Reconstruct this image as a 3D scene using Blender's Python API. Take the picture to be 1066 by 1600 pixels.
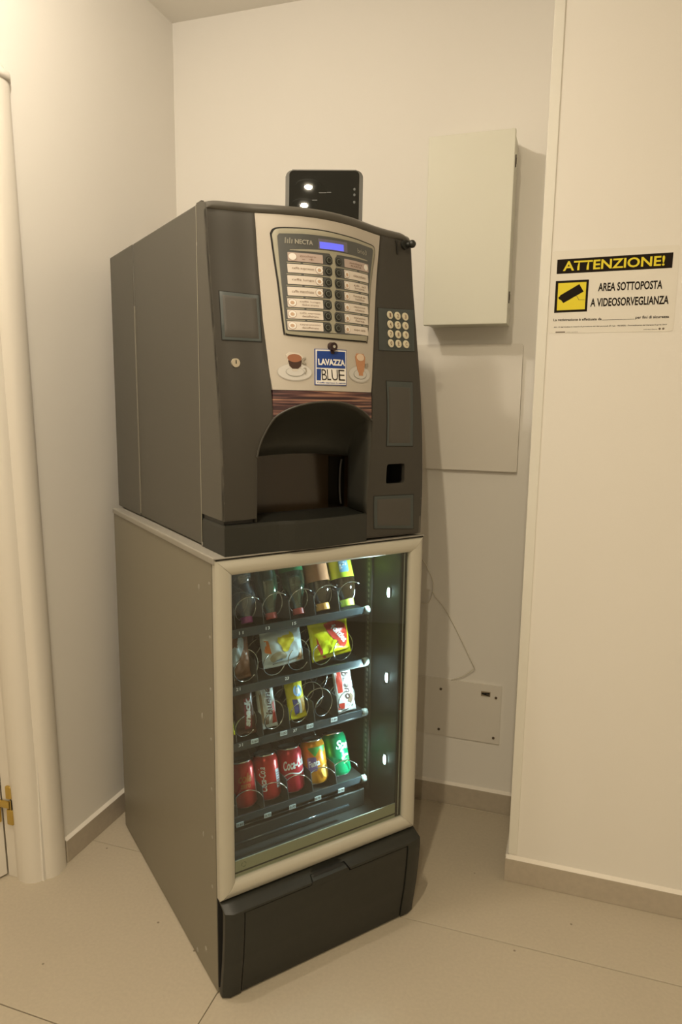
import bpy, bmesh, math, random
from mathutils import Vector, Matrix
from mathutils.geometry import tessellate_polygon

# ------------------------------------------------------------------ scene clearing
for o in list(bpy.data.objects): bpy.data.objects.remove(o)
S = bpy.context.scene
COL = S.collection
random.seed(4)

# ------------------------------------------------------------------ camera
cam_d = bpy.data.cameras.new('camera'); cam = bpy.data.objects.new('camera', cam_d); COL.objects.link(cam)
cam_d.sensor_fit = 'VERTICAL'; cam_d.sensor_height = 36; cam_d.lens = 24.59
cam_d.clip_start = 0.02; cam_d.clip_end = 40
_r = Vector((.9481, .3178, .0131)).normalized(); _f = Vector((-.3121, .9372, -.1557)).normalized()
_u = _r.cross(_f).normalized(); _r = _f.cross(_u)
cam.matrix_world = Matrix(((_r.x, _u.x, -_f.x, 0), (_r.y, _u.y, -_f.y, 0), (_r.z, _u.z, -_f.z, 1.34), (0, 0, 0, 1)))
S.camera = cam

# ------------------------------------------------------------------ world, lights, exposure
w = bpy.data.worlds.new('world'); S.world = w; w.use_nodes = True
w.node_tree.nodes['Background'].inputs[0].default_value = (1.0, .85, .63, 1)
w.node_tree.nodes['Background'].inputs[1].default_value = .05
S.view_settings.view_transform = 'Standard'; S.view_settings.look = 'None'
S.view_settings.exposure = 0.10; S.view_settings.gamma = 1; S.view_settings.use_curve_mapping = False
WARM = (1.0, .87, .68)
ROOM_H = 2.558
# x, y, power of the ceiling lamps (their housings are built further down; the last is an added fill)
# kind: D = recessed downlight, G = small bare globe hanging just under the ceiling
LAMPS = [(-.33, .30, 9, 'D'), (-.31, .13, 9, 'D'), (-.90, 1.0, 17.5, 'G'), (.12, -1.25, 22, 'D')] #LAMPS
def lamp(x, y, power, kind):
    color = (1.0, .85, .615) if kind == 'D' else (1.0, .885, .73)
    if kind == 'D':
        d = bpy.data.lights.new('spot_light', 'AREA'); d.shape = 'DISK'; d.size = .03; z = ROOM_H - .006
    else:
        d = bpy.data.lights.new('globe_light', 'POINT'); d.shadow_soft_size = .03; z = ROOM_H - .11
    d.energy = power; d.color = color
    o = bpy.data.objects.new('spot_light', d); COL.objects.link(o); o.location = (x, y, z); return o
for L in LAMPS: lamp(*L)

# ------------------------------------------------------------------ materials
MATS = {}
def lin(c): return tuple(((v / 12.92) if v <= .04045 else ((v + .055) / 1.055) ** 2.4) for v in c)
def mat(name, col, rough=.5, metal=0, noise=0, nscale=30, bump=0, bscale=200, emit=None, estr=0, spec=.5, coat=0):
    if name in MATS: return MATS[name]
    m = bpy.data.materials.new(name); m.use_nodes = True; nt = m.node_tree; b = nt.nodes['Principled BSDF']
    b.inputs['Base Color'].default_value = (*col, 1); b.inputs['Roughness'].default_value = rough
    b.inputs['Metallic'].default_value = metal; b.inputs['Specular IOR Level'].default_value = spec
    b.inputs['Coat Weight'].default_value = coat
    tc = nt.nodes.new('ShaderNodeTexCoord')
    if noise:
        n = nt.nodes.new('ShaderNodeTexNoise'); n.inputs['Scale'].default_value = nscale; n.inputs['Detail'].default_value = 5
        nt.links.new(tc.outputs['Object'], n.inputs['Vector'])
        r = nt.nodes.new('ShaderNodeMapRange'); r.inputs['To Min'].default_value = 1 - noise; r.inputs['To Max'].default_value = 1 + noise
        nt.links.new(n.outputs['Fac'], r.inputs['Value'])
        mx = nt.nodes.new('ShaderNodeVectorMath'); mx.operation = 'SCALE'; mx.inputs[0].default_value = col
        nt.links.new(r.outputs['Result'], mx.inputs['Scale']); nt.links.new(mx.outputs['Vector'], b.inputs['Base Color'])
    if bump:
        n2 = nt.nodes.new('ShaderNodeTexNoise'); n2.inputs['Scale'].default_value = bscale; n2.inputs['Detail'].default_value = 3
        nt.links.new(tc.outputs['Object'], n2.inputs['Vector'])
        bp = nt.nodes.new('ShaderNodeBump'); bp.inputs['Strength'].default_value = bump; bp.inputs['Distance'].default_value = .002
        nt.links.new(n2.outputs['Fac'], bp.inputs['Height']); nt.links.new(bp.outputs['Normal'], b.inputs['Normal'])
    if emit:
        b.inputs['Emission Color'].default_value = (*emit, 1); b.inputs['Emission Strength'].default_value = estr
    MATS[name] = m; return m
def glass(name, tint, refl=1.0, rough=0.0, ior=1.5, haze=0):
    m = bpy.data.materials.new(name); m.use_nodes = True; nt = m.node_tree; nt.nodes.clear()
    o = nt.nodes.new('ShaderNodeOutputMaterial'); t = nt.nodes.new('ShaderNodeBsdfTransparent'); g = nt.nodes.new('ShaderNodeBsdfGlossy')
    f = nt.nodes.new('ShaderNodeFresnel'); f.inputs['IOR'].default_value = ior; mx = nt.nodes.new('ShaderNodeMixShader')
    k = nt.nodes.new('ShaderNodeMath'); k.operation = 'MULTIPLY'; k.inputs[1].default_value = refl; k.use_clamp = True
    ge = nt.nodes.new('ShaderNodeNewGeometry'); inv = nt.nodes.new('ShaderNodeMath'); inv.operation = 'SUBTRACT'; inv.inputs[0].default_value = 1
    nt.links.new(ge.outputs['Backfacing'], inv.inputs[1]); k2 = nt.nodes.new('ShaderNodeMath'); k2.operation = 'MULTIPLY'
    t.inputs[0].default_value = (*tint, 1); g.inputs['Roughness'].default_value = rough
    nt.links.new(f.outputs[0], k.inputs[0]); nt.links.new(k.outputs[0], k2.inputs[0]); nt.links.new(inv.outputs[0], k2.inputs[1]); nt.links.new(k2.outputs[0], mx.inputs[0])
    nt.links.new(t.outputs[0], mx.inputs[1]); nt.links.new(g.outputs[0], mx.inputs[2])
    if haze:
        df = nt.nodes.new('ShaderNodeBsdfDiffuse'); df.inputs[0].default_value = (*[min(1, c * 1.1) for c in tint], 1); m2 = nt.nodes.new('ShaderNodeMixShader'); m2.inputs[0].default_value = haze
        nt.links.new(mx.outputs[0], m2.inputs[1]); nt.links.new(df.outputs[0], m2.inputs[2]); nt.links.new(m2.outputs[0], o.inputs[0])
    else: nt.links.new(mx.outputs[0], o.inputs[0])
    return m

M_wall = mat('wall_paint', (.84, .81, .755), .9, noise=.012, nscale=3, bump=.06, bscale=260)
M_ceil = mat('ceiling_paint', (.86, .83, .77), .95)
M_case = mat('casing_lacquer', (.80, .755, .68), .42, noise=.012, nscale=4)
M_trimw = mat('trim_white', (.80, .78, .71), .5)
M_skirt = mat('skirting_stone', (.47, .41, .325), .6, noise=.12, nscale=60, bump=.1, bscale=300)
M_caulk = mat('caulk', (.85, .80, .72), .7)
M_grout = mat('grout', (.30, .25, .19), .9)
def tile_mat():
    m = mat('floor_stone', (.62, .54, .42), .55); nt = m.node_tree; b = nt.nodes['Principled BSDF']
    tc = nt.nodes.new('ShaderNodeTexCoord')
    n = nt.nodes.new('ShaderNodeTexNoise'); n.inputs['Scale'].default_value = 3; n.inputs['Detail'].default_value = 6
    n2 = nt.nodes.new('ShaderNodeTexNoise'); n2.inputs['Scale'].default_value = 120; n2.inputs['Detail'].default_value = 4
    v = nt.nodes.new('ShaderNodeTexVoronoi'); v.inputs['Scale'].default_value = 22
    for q in (n, n2, v): nt.links.new(tc.outputs['Object'], q.inputs['Vector'])
    a = nt.nodes.new('ShaderNodeMapRange'); a.inputs['To Min'].default_value = .93; a.inputs['To Max'].default_value = 1.06
    c = nt.nodes.new('ShaderNodeMapRange'); c.inputs['To Min'].default_value = .9; c.inputs['To Max'].default_value = 1.09
    nt.links.new(n.outputs['Fac'], a.inputs['Value']); nt.links.new(n2.outputs['Fac'], c.inputs['Value'])
    mu = nt.nodes.new('ShaderNodeMath'); mu.operation = 'MULTIPLY'
    nt.links.new(a.outputs[0], mu.inputs[0]); nt.links.new(c.outputs[0], mu.inputs[1])
    # sparse dark chips and pale chips
    sp = nt.nodes.new('ShaderNodeValToRGB'); sp.color_ramp.elements[0].position = .05; sp.color_ramp.elements[0].color = (.45, .42, .4, 1)
    sp.color_ramp.elements[1].position = .085; sp.color_ramp.elements[1].color = (1, 1, 1, 1)
    nt.links.new(v.outputs['Distance'], sp.inputs['Fac'])
    wn = nt.nodes.new('ShaderNodeSeparateColor'); nt.links.new(v.outputs['Color'], wn.inputs[0])
    gt = nt.nodes.new('ShaderNodeMath'); gt.operation = 'GREATER_THAN'; gt.inputs[1].default_value = .86; nt.links.new(wn.outputs[0], gt.inputs[0])
    mxs = nt.nodes.new('ShaderNodeMix'); mxs.data_type = 'RGBA'; mxs.inputs[6].default_value = (1, 1, 1, 1)
    nt.links.new(gt.outputs[0], mxs.inputs[0]); nt.links.new(sp.outputs[0], mxs.inputs[7])
    sc = nt.nodes.new('ShaderNodeVectorMath'); sc.operation = 'SCALE'; sc.inputs[0].default_value = (.53, .465, .36)
    nt.links.new(mu.outputs[0], sc.inputs['Scale'])
    ml = nt.nodes.new('ShaderNodeVectorMath'); ml.operation = 'MULTIPLY'
    nt.links.new(sc.outputs['Vector'], ml.inputs[0]); nt.links.new(mxs.outputs[2], ml.inputs[1])
    nt.links.new(ml.outputs['Vector'], b.inputs['Base Color'])
    bp = nt.nodes.new('ShaderNodeBump'); bp.inputs['Strength'].default_value = .08; bp.inputs['Distance'].default_value = .002
    nt.links.new(n2.outputs['Fac'], bp.inputs['Height']); nt.links.new(bp.outputs['Normal'], b.inputs['Normal'])
    return m
M_tile = tile_mat()
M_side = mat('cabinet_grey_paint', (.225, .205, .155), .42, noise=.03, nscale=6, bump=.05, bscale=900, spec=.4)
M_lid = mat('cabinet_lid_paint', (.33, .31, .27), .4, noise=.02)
M_cof = mat('coffee_machine_grey', (.098, .092, .075), .45, noise=.02, nscale=8, bump=.06, bscale=1200, spec=.4)
M_pill = mat('door_grey_plastic', (.048, .0435, .036), .5, bump=.08, bscale=1400, spec=.4)
M_dark = mat('dark_plastic', (.019, .020, .016), .45, bump=.05, bscale=1200)
M_hood = mat('hood_plastic', (.05, .05, .043), .42)
M_black = mat('black', (.01, .01, .009), .5)
M_seam = mat('seam_black', (.012, .011, .009), .8)
M_alu = mat('anodised_frame', (.55, .53, .455), .38, metal=.25, noise=.02, nscale=10)
M_silver = mat('silver_panel', (.50, .455, .395), .48, metal=.0)
M_bezk = mat('khaki_bezel', (.36, .34, .26), .45)
M_blue = mat('slate_plastic', (.052, .063, .061), .45)
M_fit = mat('fitting_grey', (.066, .060, .052), .5)
M_inner = mat('panel_slate', (.085, .088, .085), .45)
M_label = mat('label_cream', (.74, .67, .60), .5)
M_labelp = mat('label_pinkish', (.50, .40, .36), .5)
M_ink = mat('ink', (.10, .08, .07), .6)
M_inkb = mat('brown_ink', (.22, .14, .09), .6)
M_white = mat('print_white', (.85, .82, .78), .5)
M_navy = mat('logo_blue', (.012, .05, .26), .45)
M_key = mat('key_cream', (.72, .66, .50), .4)
M_chrome = mat('chrome', (.72, .72, .68), .2, metal=1)
M_steel = mat('spring_steel', (.75, .75, .72), .22, metal=1)
M_cell = mat('cell_dark', (.035, .034, .028), .6)
M_cellw = mat('cell_wall', (.045, .043, .035), .5)
M_strip = mat('tray_front_plastic', (.045, .055, .06), .16, spec=.9)
M_tag = mat('price_tag', (.70, .75, .74), .5)
M_brass = mat('brass', (.62, .44, .12), .28, metal=.9)
M_signw = mat('sign_sheet', (.80, .765, .69), .6)
M_yel = mat('sign_yellow', (.80, .66, .02), .6)
M_signk = mat('sign_black', (.018, .013, .010), .9, spec=.15)
M_box = mat('wall_box_grey', (.70, .69, .585), .5)
M_plate = mat('cover_plate_white', (.78, .74, .67), .45)
M_wire = mat('white_cable', (.72, .68, .58), .5)
M_tabk = mat('gloss_black_glass', (.008, .009, .008), .015, spec=.6)
M_tabe = mat('display_edge', (.05, .046, .036), .4)
M_glass = glass('door_glass', (.82, .86, .82), refl=2.3)
M_flap = glass('smoked_flap', (.66, .60, .50), refl=1.6, rough=.15)
M_clearb = glass('bottle_clear', (.62, .72, .84), refl=5, rough=.06, haze=.09)
M_greenb = glass('bottle_green', (.16, .46, .28), refl=5, rough=.06, haze=.09)
M_teab = glass('bottle_tea', (.26, .16, .08), refl=5, rough=.06, haze=.05)

# ------------------------------------------------------------------ helpers
def link(name, me, m=None, parent=None, smooth=False):
    o = bpy.data.objects.new(name, me); COL.objects.link(o)
    if m is not None: me.materials.append(m)
    if parent is not None: o.parent = parent
    if smooth:
        for p in me.polygons: p.use_smooth = True
    return o
def obj(name, bm, m=None, parent=None, smooth=False):
    bmesh.ops.recalc_face_normals(bm, faces=bm.faces)
    me = bpy.data.meshes.new(name); bm.to_mesh(me); bm.free()
    return link(name, me, m, parent, smooth)
def tag(o, label, cat, group=None, kind=None):
    if label: o['label'] = label
    if cat: o['category'] = cat
    if group: o['group'] = group
    if kind: o['kind'] = kind
    return o
def struct(name, bm, m, parent=None, smooth=False):
    o = obj(name, bm, m, parent, smooth)
    o['kind'] = 'structure'; return o
def empty(name, loc, rz, label, cat, group=None):
    o = bpy.data.objects.new(name, None); COL.objects.link(o); o.location = loc; o.rotation_euler = (0, 0, rz)
    o.empty_display_size = .05; return tag(o, label, cat, group)
def bx(bm, x0, x1, y0, y1, z0, z1, bev=0, seg=2):
    r = bmesh.ops.create_cube(bm, size=1)
    for v in r['verts']:
        v.co = Vector((x0 + (v.co.x + .5) * (x1 - x0), y0 + (v.co.y + .5) * (y1 - y0), z0 + (v.co.z + .5) * (z1 - z0)))
    if bev:
        es = list({e for v in r['verts'] for e in v.link_edges})
        bmesh.ops.bevel(bm, geom=es, offset=bev, segments=seg, affect='EDGES', profile=.6)
def box(name, x0, x1, y0, y1, z0, z1, m, parent=None, bev=0, seg=2, smooth=False):
    bm = bmesh.new(); bx(bm, x0, x1, y0, y1, z0, z1, bev, seg); return obj(name, bm, m, parent, smooth)
def cyl(bm, p0, p1, r0, r1=None, seg=24, caps=True):
    r1 = r0 if r1 is None else r1; p0, p1 = Vector(p0), Vector(p1); d = p1 - p0
    q = d.to_track_quat('Z', 'Y').to_matrix().to_4x4(); mt = Matrix.Translation((p0 + p1) / 2) @ q
    bmesh.ops.create_cone(bm, cap_ends=caps, cap_tris=False, segments=seg, radius1=r0, radius2=r1, depth=d.length, matrix=mt)
def tube(bm, pts, r, seg=8, caps=True):
    pts = [Vector(p) for p in pts]; rings = []
    up = Vector((0, 0, 1))
    for i, p in enumerate(pts):
        t = (pts[min(i + 1, len(pts) - 1)] - pts[max(i - 1, 0)]).normalized()
        a = t.cross(up)
        if a.length < 1e-3: a = t.cross(Vector((1, 0, 0)))
        a.normalize(); b = t.cross(a).normalized()
        if rings and a.dot(pa) < 0: a, b = -a, -b
        pa = a
        rings.append([bm.verts.new(p + a * (r * math.cos(k * 2 * math.pi / seg)) + b * (r * math.sin(k * 2 * math.pi / seg))) for k in range(seg)])
    for i in range(len(rings) - 1):
        for k in range(seg):
            bm.faces.new((rings[i][k], rings[i][(k + 1) % seg], rings[i + 1][(k + 1) % seg], rings[i + 1][k]))
    if caps:
        bm.faces.new(rings[0]); bm.faces.new(rings[-1])
def lathe(bm, prof, seg=32, axis_mat=None, caps=True):
    """prof: list of (radius, z)"""
    rings = []
    for r, z in prof:
        rings.append([bm.verts.new((r * math.cos(2 * math.pi * k / seg), r * math.sin(2 * math.pi * k / seg), z)) for k in range(seg)])
    for i in range(len(rings) - 1):
        for k in range(seg):
            bm.faces.new((rings[i][k], rings[i][(k + 1) % seg], rings[i + 1][(k + 1) % seg], rings[i + 1][k]))
    if caps:
        bm.faces.new(rings[0]); bm.faces.new(rings[-1])
    if axis_mat is not None: bmesh.ops.transform(bm, matrix=axis_mat, verts=[v for rg in rings for v in rg])
def prism(bm, poly, y0, y1):
    """polygon in x,z extruded along y"""
    a = [bm.verts.new((x, y0, z)) for x, z in poly]; b = [bm.verts.new((x, y1, z)) for x, z in poly]
    bm.faces.new(a); bm.faces.new(b[::-1])
    n = len(a)
    for i in range(n): bm.faces.new((a[i], a[(i + 1) % n], b[(i + 1) % n], b[i]))
def rrect(x0, x1, z0, z1, r, n=5):
    out = []
    for cx, cz, a0 in ((x1 - r, z1 - r, 0), (x0 + r, z1 - r, 90), (x0 + r, z0 + r, 180), (x1 - r, z0 + r, 270)):
        for k in range(n + 1):
            a = math.radians(a0 + 90 * k / n); out.append((cx + r * math.cos(a), cz + r * math.sin(a)))
    return out
def ell(cx, cz, rx, rz, n=28, a0=0, a1=360):
    full = abs(a1 - a0) >= 360; m = n if full else n + 1
    return [(cx + rx * math.cos(math.radians(a0 + (a1 - a0) * k / n)), cz + rz * math.sin(math.radians(a0 + (a1 - a0) * k / n))) for k in range(m)]
def smooth_poly(pts, n=4):
    out = []; N = len(pts)
    for i in range(N - 1):
        p0 = pts[max(i - 1, 0)]; p1 = pts[i]; p2 = pts[i + 1]; p3 = pts[min(i + 2, N - 1)]
        for k in range(n):
            t = k / n
            out.append(tuple(.5 * ((2 * p1[j]) + (-p0[j] + p2[j]) * t + (2 * p0[j] - 5 * p1[j] + 4 * p2[j] - p3[j]) * t * t + (-p0[j] + 3 * p1[j] - 3 * p2[j] + p3[j]) * t ** 3) for j in (0, 1)))
    out.append(pts[-1]); return out
def interp(x, xs, ys):
    if x <= xs[0]: return ys[0]
    for i in range(len(xs) - 1):
        if x <= xs[i + 1]:
            t = (x - xs[i]) / (xs[i + 1] - xs[i]); return ys[i] + (ys[i + 1] - ys[i]) * t
    return ys[-1]
def text_mesh(txt, size, bold=0, shear=0, spacing=1.0, align='CENTER'):
    cu = bpy.data.curves.new('txt', 'FONT'); cu.body = txt; cu.size = size; cu.align_x = align; cu.align_y = 'CENTER'
    cu.offset = bold; cu.shear = shear; cu.space_character = spacing; cu.resolution_u = 3
    o = bpy.data.objects.new('txt', cu); COL.objects.link(o)
    dg = bpy.context.evaluated_depsgraph_get(); me = bpy.data.meshes.new_from_object(o.evaluated_get(dg))
    bpy.data.objects.remove(o); bpy.data.curves.remove(cu); me.materials.clear(); return me
def fit_text(txt, x0, x1, z0, z1, bold=0, shear=0, rot=0):
    """text mesh verts (x,z) fitted to the cap box; returns bmesh in x,z (y=0)"""
    me = text_mesh(txt, 1.0, bold, shear); bm = bmesh.new(); bm.from_mesh(me); bpy.data.meshes.remove(me)
    xs = [v.co.x for v in bm.verts]; ys = [v.co.y for v in bm.verts]
    ax, bx_, ay, by = min(xs), max(xs), min(ys), max(ys)
    cx, cz = (x0 + x1) / 2, (z0 + z1) / 2
    for v in bm.verts:
        px = (v.co.x - (ax + bx_) / 2) / (bx_ - ax) * (x1 - x0); pz = (v.co.y - (ay + by) / 2) / (by - ay) * (z1 - z0)
        c, s = math.cos(rot), math.sin(rot)
        v.co = Vector((cx + c * px - s * pz, 0, cz + s * px + c * pz))
    return bm

# ------------------------------------------------------------------ room shell
XL, YB, YP, XP, H = -1.339, 2.203, 1.874, -.1075, ROOM_H
XR, YF, XLL, YD = 2.1, -2.3, -2.45, 1.425
fl = bmesh.new(); bx(fl, XLL - .1, XR + .1, YF - .1, YB + .1, -.06, -.0035)
floor = struct('floor', fl, M_grout)
TX, TY, GX, GY = 1.2, .5605, -.70, 1.6265
bm = bmesh.new(); g = .0011
bx(bm, g, TX - g, g, TY - g, -.0035, 0, .0008, 1)
tme = bpy.data.meshes.new('tile'); bmesh.ops.recalc_face_normals(bm, faces=bm.faces); bm.to_mesh(tme); bm.free(); tme.materials.append(M_tile)
for i in range(-2, 3):
    for j in range(-7, 2):
        x0, y0 = GX + i * TX, GY + j * TY
        if x0 > XR or x0 + TX < XLL or y0 > YB or y0 + TY < YF: continue
        if (x0 < XLL - .1 or y0 + TY > YB + .1 or x0 + TX > XR + .1 or y0 < YF - .1):
            b2 = bmesh.new(); bx(b2, max(x0 + g, XLL - .1), min(x0 + TX - g, XR + .1), max(y0 + g, YF - .1), min(y0 + TY - g, YB + .1), -.0035, 0, .0008, 1)
            o = obj('tile', b2, M_tile, floor)
        else:
            o = link('tile', tme, None, floor); o.location = (x0, y0, 0)
def wallbox(name, *a):
    bm = bmesh.new(); bx(bm, *a); return struct(name, bm, M_wall)
wallbox('wall_back', XLL - .1, XR + .1, YB, YB + .1, -.06, H + .05)
# left wall block (also carries the door opening towards the camera side)
wallbox('wall_left', XL - .10, XL, YD + .0005, YB, -.06, H)
wallbox('wall_right', XP, XR + .1, YP, YB, -.06, H)
wallbox('wall_side_right', XR, XR + .1, YF, YP, -.06, H)
wallbox('wall_front', XLL - .1, XR + .1, YF - .1, YF, -.06, H)
wallbox('wall_side_left', XLL - .1, XLL, YF, YB, -.06, H)
wallbox('wall_door_side', XLL, XL - .1001, YD, YD + .055, 2.06, H)
bm = bmesh.new(); bx(bm, XLL - .1, XR + .1, YF - .1, YB + .1, H, H + .06); struct('ceiling', bm, M_ceil)

def skirting(name, pts):
    """pts: list of (x0,x1,y0,y1)"""
    bm = bmesh.new()
    for a in pts: bx(bm, *a, 0, .069, .0012, 1)
    return struct(name, bm, M_skirt)
sb = skirting('baseboard_back', [(XL + .01, XP, YB - .010, YB)])
bm = bmesh.new(); prism_pts = None
def caulk(parent, a, b, n):
    """thin sloping bead on top of the skirting between points a,b; n = direction out of the wall"""
    bm = bmesh.new(); a, b, n = Vector(a), Vector(b), Vector(n)
    z0, z1 = .0692, .0765
    A = [a + n * .0098 + Vector((0, 0, z0)), a + Vector((0, 0, z1)), a + Vector((0, 0, z0))]
    B = [b + n * .0098 + Vector((0, 0, z0)), b + Vector((0, 0, z1)), b + Vector((0, 0, z0))]
    va = [bm.verts.new(p) for p in A]; vb = [bm.verts.new(p) for p in B]
    bm.faces.new(va); bm.faces.new(vb[::-1])
    for i in range(3): bm.faces.new((va[i], va[(i + 1) % 3], vb[(i + 1) % 3], vb[i]))
    return obj('caulk_bead', bm, M_caulk, parent)
caulk(sb, (XL + .01, YB, 0), (XP, YB, 0), (0, -1, 0))
sl = skirting('baseboard_left', [(XL, XL + .010, 1.512, YB)]); caulk(sl, (XL, 1.512, 0), (XL, YB, 0), (1, 0, 0))
sr = skirting('baseboard_right', [(XP - .010, XR, YP - .010, YP), (XP - .010, XP, YP, YB - .010)])
caulk(sr, (XP - .008, YP, 0), (XR, YP, 0), (0, -1, 0)); caulk(sr, (XP, YP, 0), (XP, YB - .01, 0), (-1, 0, 0))
# corner guard on the partition
bm = bmesh.new()
bx(bm, XP - .0025, XP + .022, YP - .0035, YP, .082, H, .0012, 2); bx(bm, XP - .003, XP - .0001, YP + .0002, YP + .025, .082, H, .001, 1)
struct('trim_1', bm, M_trimw)

# door casing: two bullnose lobes wrapping the end of the left wall, plus head casing and jamb
def plan_extrude(bm, pts, z0, z1):
    a = [bm.verts.new((x, y, z0)) for x, y in pts]; b = [bm.verts.new((x, y, z1)) for x, y in pts]
    n = len(a); bm.faces.new(a[::-1]); bm.faces.new(b)
    for i in range(n): bm.faces.new((a[i], a[(i + 1) % n], b[(i + 1) % n], b[i]))
lobe1 = smooth_poly([(-1.3392, 1.511), (-1.329, 1.507), (-1.321, 1.492), (-1.319, 1.468), (-1.326, 1.446), (-1.343, 1.4325)], 4) + [(-1.343, 1.50)]
lobe2 = smooth_poly([(-1.343, 1.4325), (-1.350, 1.418), (-1.364, 1.407), (-1.382, 1.402), (-1.402, 1.404), (-1.417, 1.411)], 4) + [(-1.417, 1.482), (-1.343, 1.482)]
LEAN = .026   # the casing is not quite plumb
def leaned(bm):
    for v in bm.verts: v.co.y -= LEAN * v.co.z
    return bm
bm = bmesh.new(); plan_extrude(bm, lobe1, 0, 2.075); tr = struct('trim_2', leaned(bm), M_case, smooth=False)
bm = bmesh.new(); plan_extrude(bm, lobe2, 0, 2.07); lb2 = obj('casing_strip', leaned(bm), M_case, tr)
capo = [(-1.3392, 1.514), (-1.327, 1.510), (-1.317, 1.494), (-1.315, 1.466), (-1.322, 1.443), (-1.340, 1.426), (-1.362, 1.404), (-1.384, 1.398), (-1.42, 1.402), (-1.42, 1.50)]
bm = bmesh.new(); plan_extrude(bm, capo, 2.076, 2.108)
bmesh.ops.bevel(bm, geom=[e_ for e_ in bm.edges if abs(e_.verts[0].co.z - 2.108) < 1e-5 and abs(e_.verts[1].co.z - 2.108) < 1e-5], offset=.012, segments=4, affect='EDGES')
obj('casing_head_corner', leaned(bm), M_case, tr, True)
bm = bmesh.new(); bx(bm, -1.450, -1.417, 1.413, 1.482, 0, 2.06, .001, 1); obj('door_jamb', leaned(bm), M_case, tr)
# head casing across the door opening, rounded profile in y,z
bm = bmesh.new()
hp = smooth_poly([(1.425, 2.045), (1.410, 2.048), (1.401, 2.062), (1.398, 2.082), (1.402, 2.104), (1.412, 2.124), (1.425, 2.13)], 3)
a = [bm.verts.new((-1.36, y, z)) for y, z in hp]; b = [bm.verts.new((XLL + .002, y, z)) for y, z in hp]
bm.faces.new(a); bm.faces.new(b[::-1])
for i in range(len(hp)): bm.faces.new((a[i], a[(i + 1) % len(hp)], b[(i + 1) % len(hp)], b[i]))
obj('head_casing', bm, M_case, tr)
for o in (tr, lb2):
    for p in o.data.polygons: p.use_smooth = True
    md = o.modifiers.new('es', 'EDGE_SPLIT'); md.split_angle = math.radians(35)
# door leaf, standing open along the left side of the picture
bm = bmesh.new(); bx(bm, -.044, 0, -.80, 0, .006, 2.04, .002, 2)
bmesh.ops.transform(bm, matrix=Matrix.Translation((-1.4525, 1.4115, 0)) @ Matrix.Rotation(-.33, 4, 'Z'), verts=bm.verts)
door = struct('door_1', leaned(bm), M_case)
def hinge(zc):
    dy = -LEAN * zc
    bm = bmesh.new()
    bx(bm, -1.4300, -1.4105, 1.4035 + dy, 1.4125 + dy, zc + .019, zc + .057, .0042, 3)
    bx(bm, -1.4295, -1.4085, 1.4035 + dy, 1.4125 + dy, zc - .058, zc - .012, .0042, 3)
    bx(bm, -1.4600, -1.4170, 1.4020 + dy, 1.4085 + dy, zc - .008, zc + .012, .002, 2)
    bx(bm, -1.4620, -1.4490, 1.4000 + dy, 1.4080 + dy, zc - .055, zc - .010, .0035, 3)
    o = obj('hinge', bm, M_brass, door, True)
    md = o.modifiers.new('es', 'EDGE_SPLIT'); md.split_angle = math.radians(40)
    o['label'] = 'brass hinge'
    bm = bmesh.new(); bx(bm, -1.4165, -1.4090, 1.4050 + dy, 1.4124 + dy, zc - .010, zc + .017); obj('hinge_pin', bm, M_seam, o)
    bm = bmesh.new(); cyl(bm, (-1.4125, 1.4040 + dy, zc - .011), (-1.4125, 1.4040 + dy, zc + .018), .0018, seg=10); obj('hinge_barrel', bm, M_brass, o)
hinge(.228); hinge(1.80)

# ceiling lamps (modelled housings, out of frame; the one behind the camera is an added fill)
for i, (x, y, p, kd) in enumerate(LAMPS):
    lb = ['front ceiling downlight of the pair above the camera side of the machine', 'rear ceiling downlight of the pair above the camera side of the machine',
          'bare ceiling globe lamp above the left side of the machine', 'added unseen fill downlight on the ceiling behind the camera', 'ceiling downlight over the right side of the room', 'ceiling downlight in the rear left of the room'][i]
    e = empty('ceiling_downlight', (x, y, H), 0, lb, 'lamp')
    if kd == 'G':
        bm = bmesh.new(); lathe(bm, [(.03, -.012), (.035, -.004), (.035, 0)], 28); obj('ceiling_rose', bm, M_trimw, e)
        bm = bmesh.new(); cyl(bm, (0, 0, -.08), (0, 0, -.012), .012, seg=16); obj('lamp_holder', bm, M_trimw, e)
        continue
    bm = bmesh.new(); lathe(bm, [(.046, -.004), (.058, -.004), (.058, 0), (.046, 0)], 32, caps=False); obj('trim_ring', bm, M_trimw, e)
    bm = bmesh.new(); lathe(bm, [(.0455, -.003), (.0455, -.0001)], 32); obj('lens', bm, mat('lamp_lens', (.7, .68, .62), .4), e)

# ------------------------------------------------------------------ wall objects
# electrical cabinet
e = empty('wall_cabinet', (-.325, YB, 1.565), 0, 'tall pale grey-green metal cabinet mounted high on the back wall', 'cabinet')
def wx(x): return x + .325
D0 = -.118
bm = bmesh.new(); bx(bm, wx(-.4435), wx(-.2095), D0 + .022, 0, .004, .514, .002, 2); obj('body', bm, M_box, e)
bm = bmesh.new(); bx(bm, wx(-.4475), wx(-.2065), D0, D0 + .0205, 0, .518, .003, 3); obj('door', bm, M_box, e)
for z in (.075, .44):
    bm = bmesh.new(); cyl(bm, (wx(-.2065), D0 + .0235, z - .016), (wx(-.2065), D0 + .0235, z + .016), .0028, seg=10)
    cyl(bm, (wx(-.2065), D0 + .0235, z - .008), (wx(-.2065), D0 + .0235, z + .008), .0036, seg=10)
    obj('hinge', bm, mat('hinge_dark', (.10, .08, .06), .5), e)
# blank cover panel below
bm = bmesh.new(); prism(bm, rrect(-.50, -.1655, 1.1345, 1.518, .006), YB - .016, YB)
o = obj('blank_wall_panel', bm, M_plate); tag(o, 'large blank cream cover panel on the back wall under the wall cabinet', 'panel')
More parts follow.
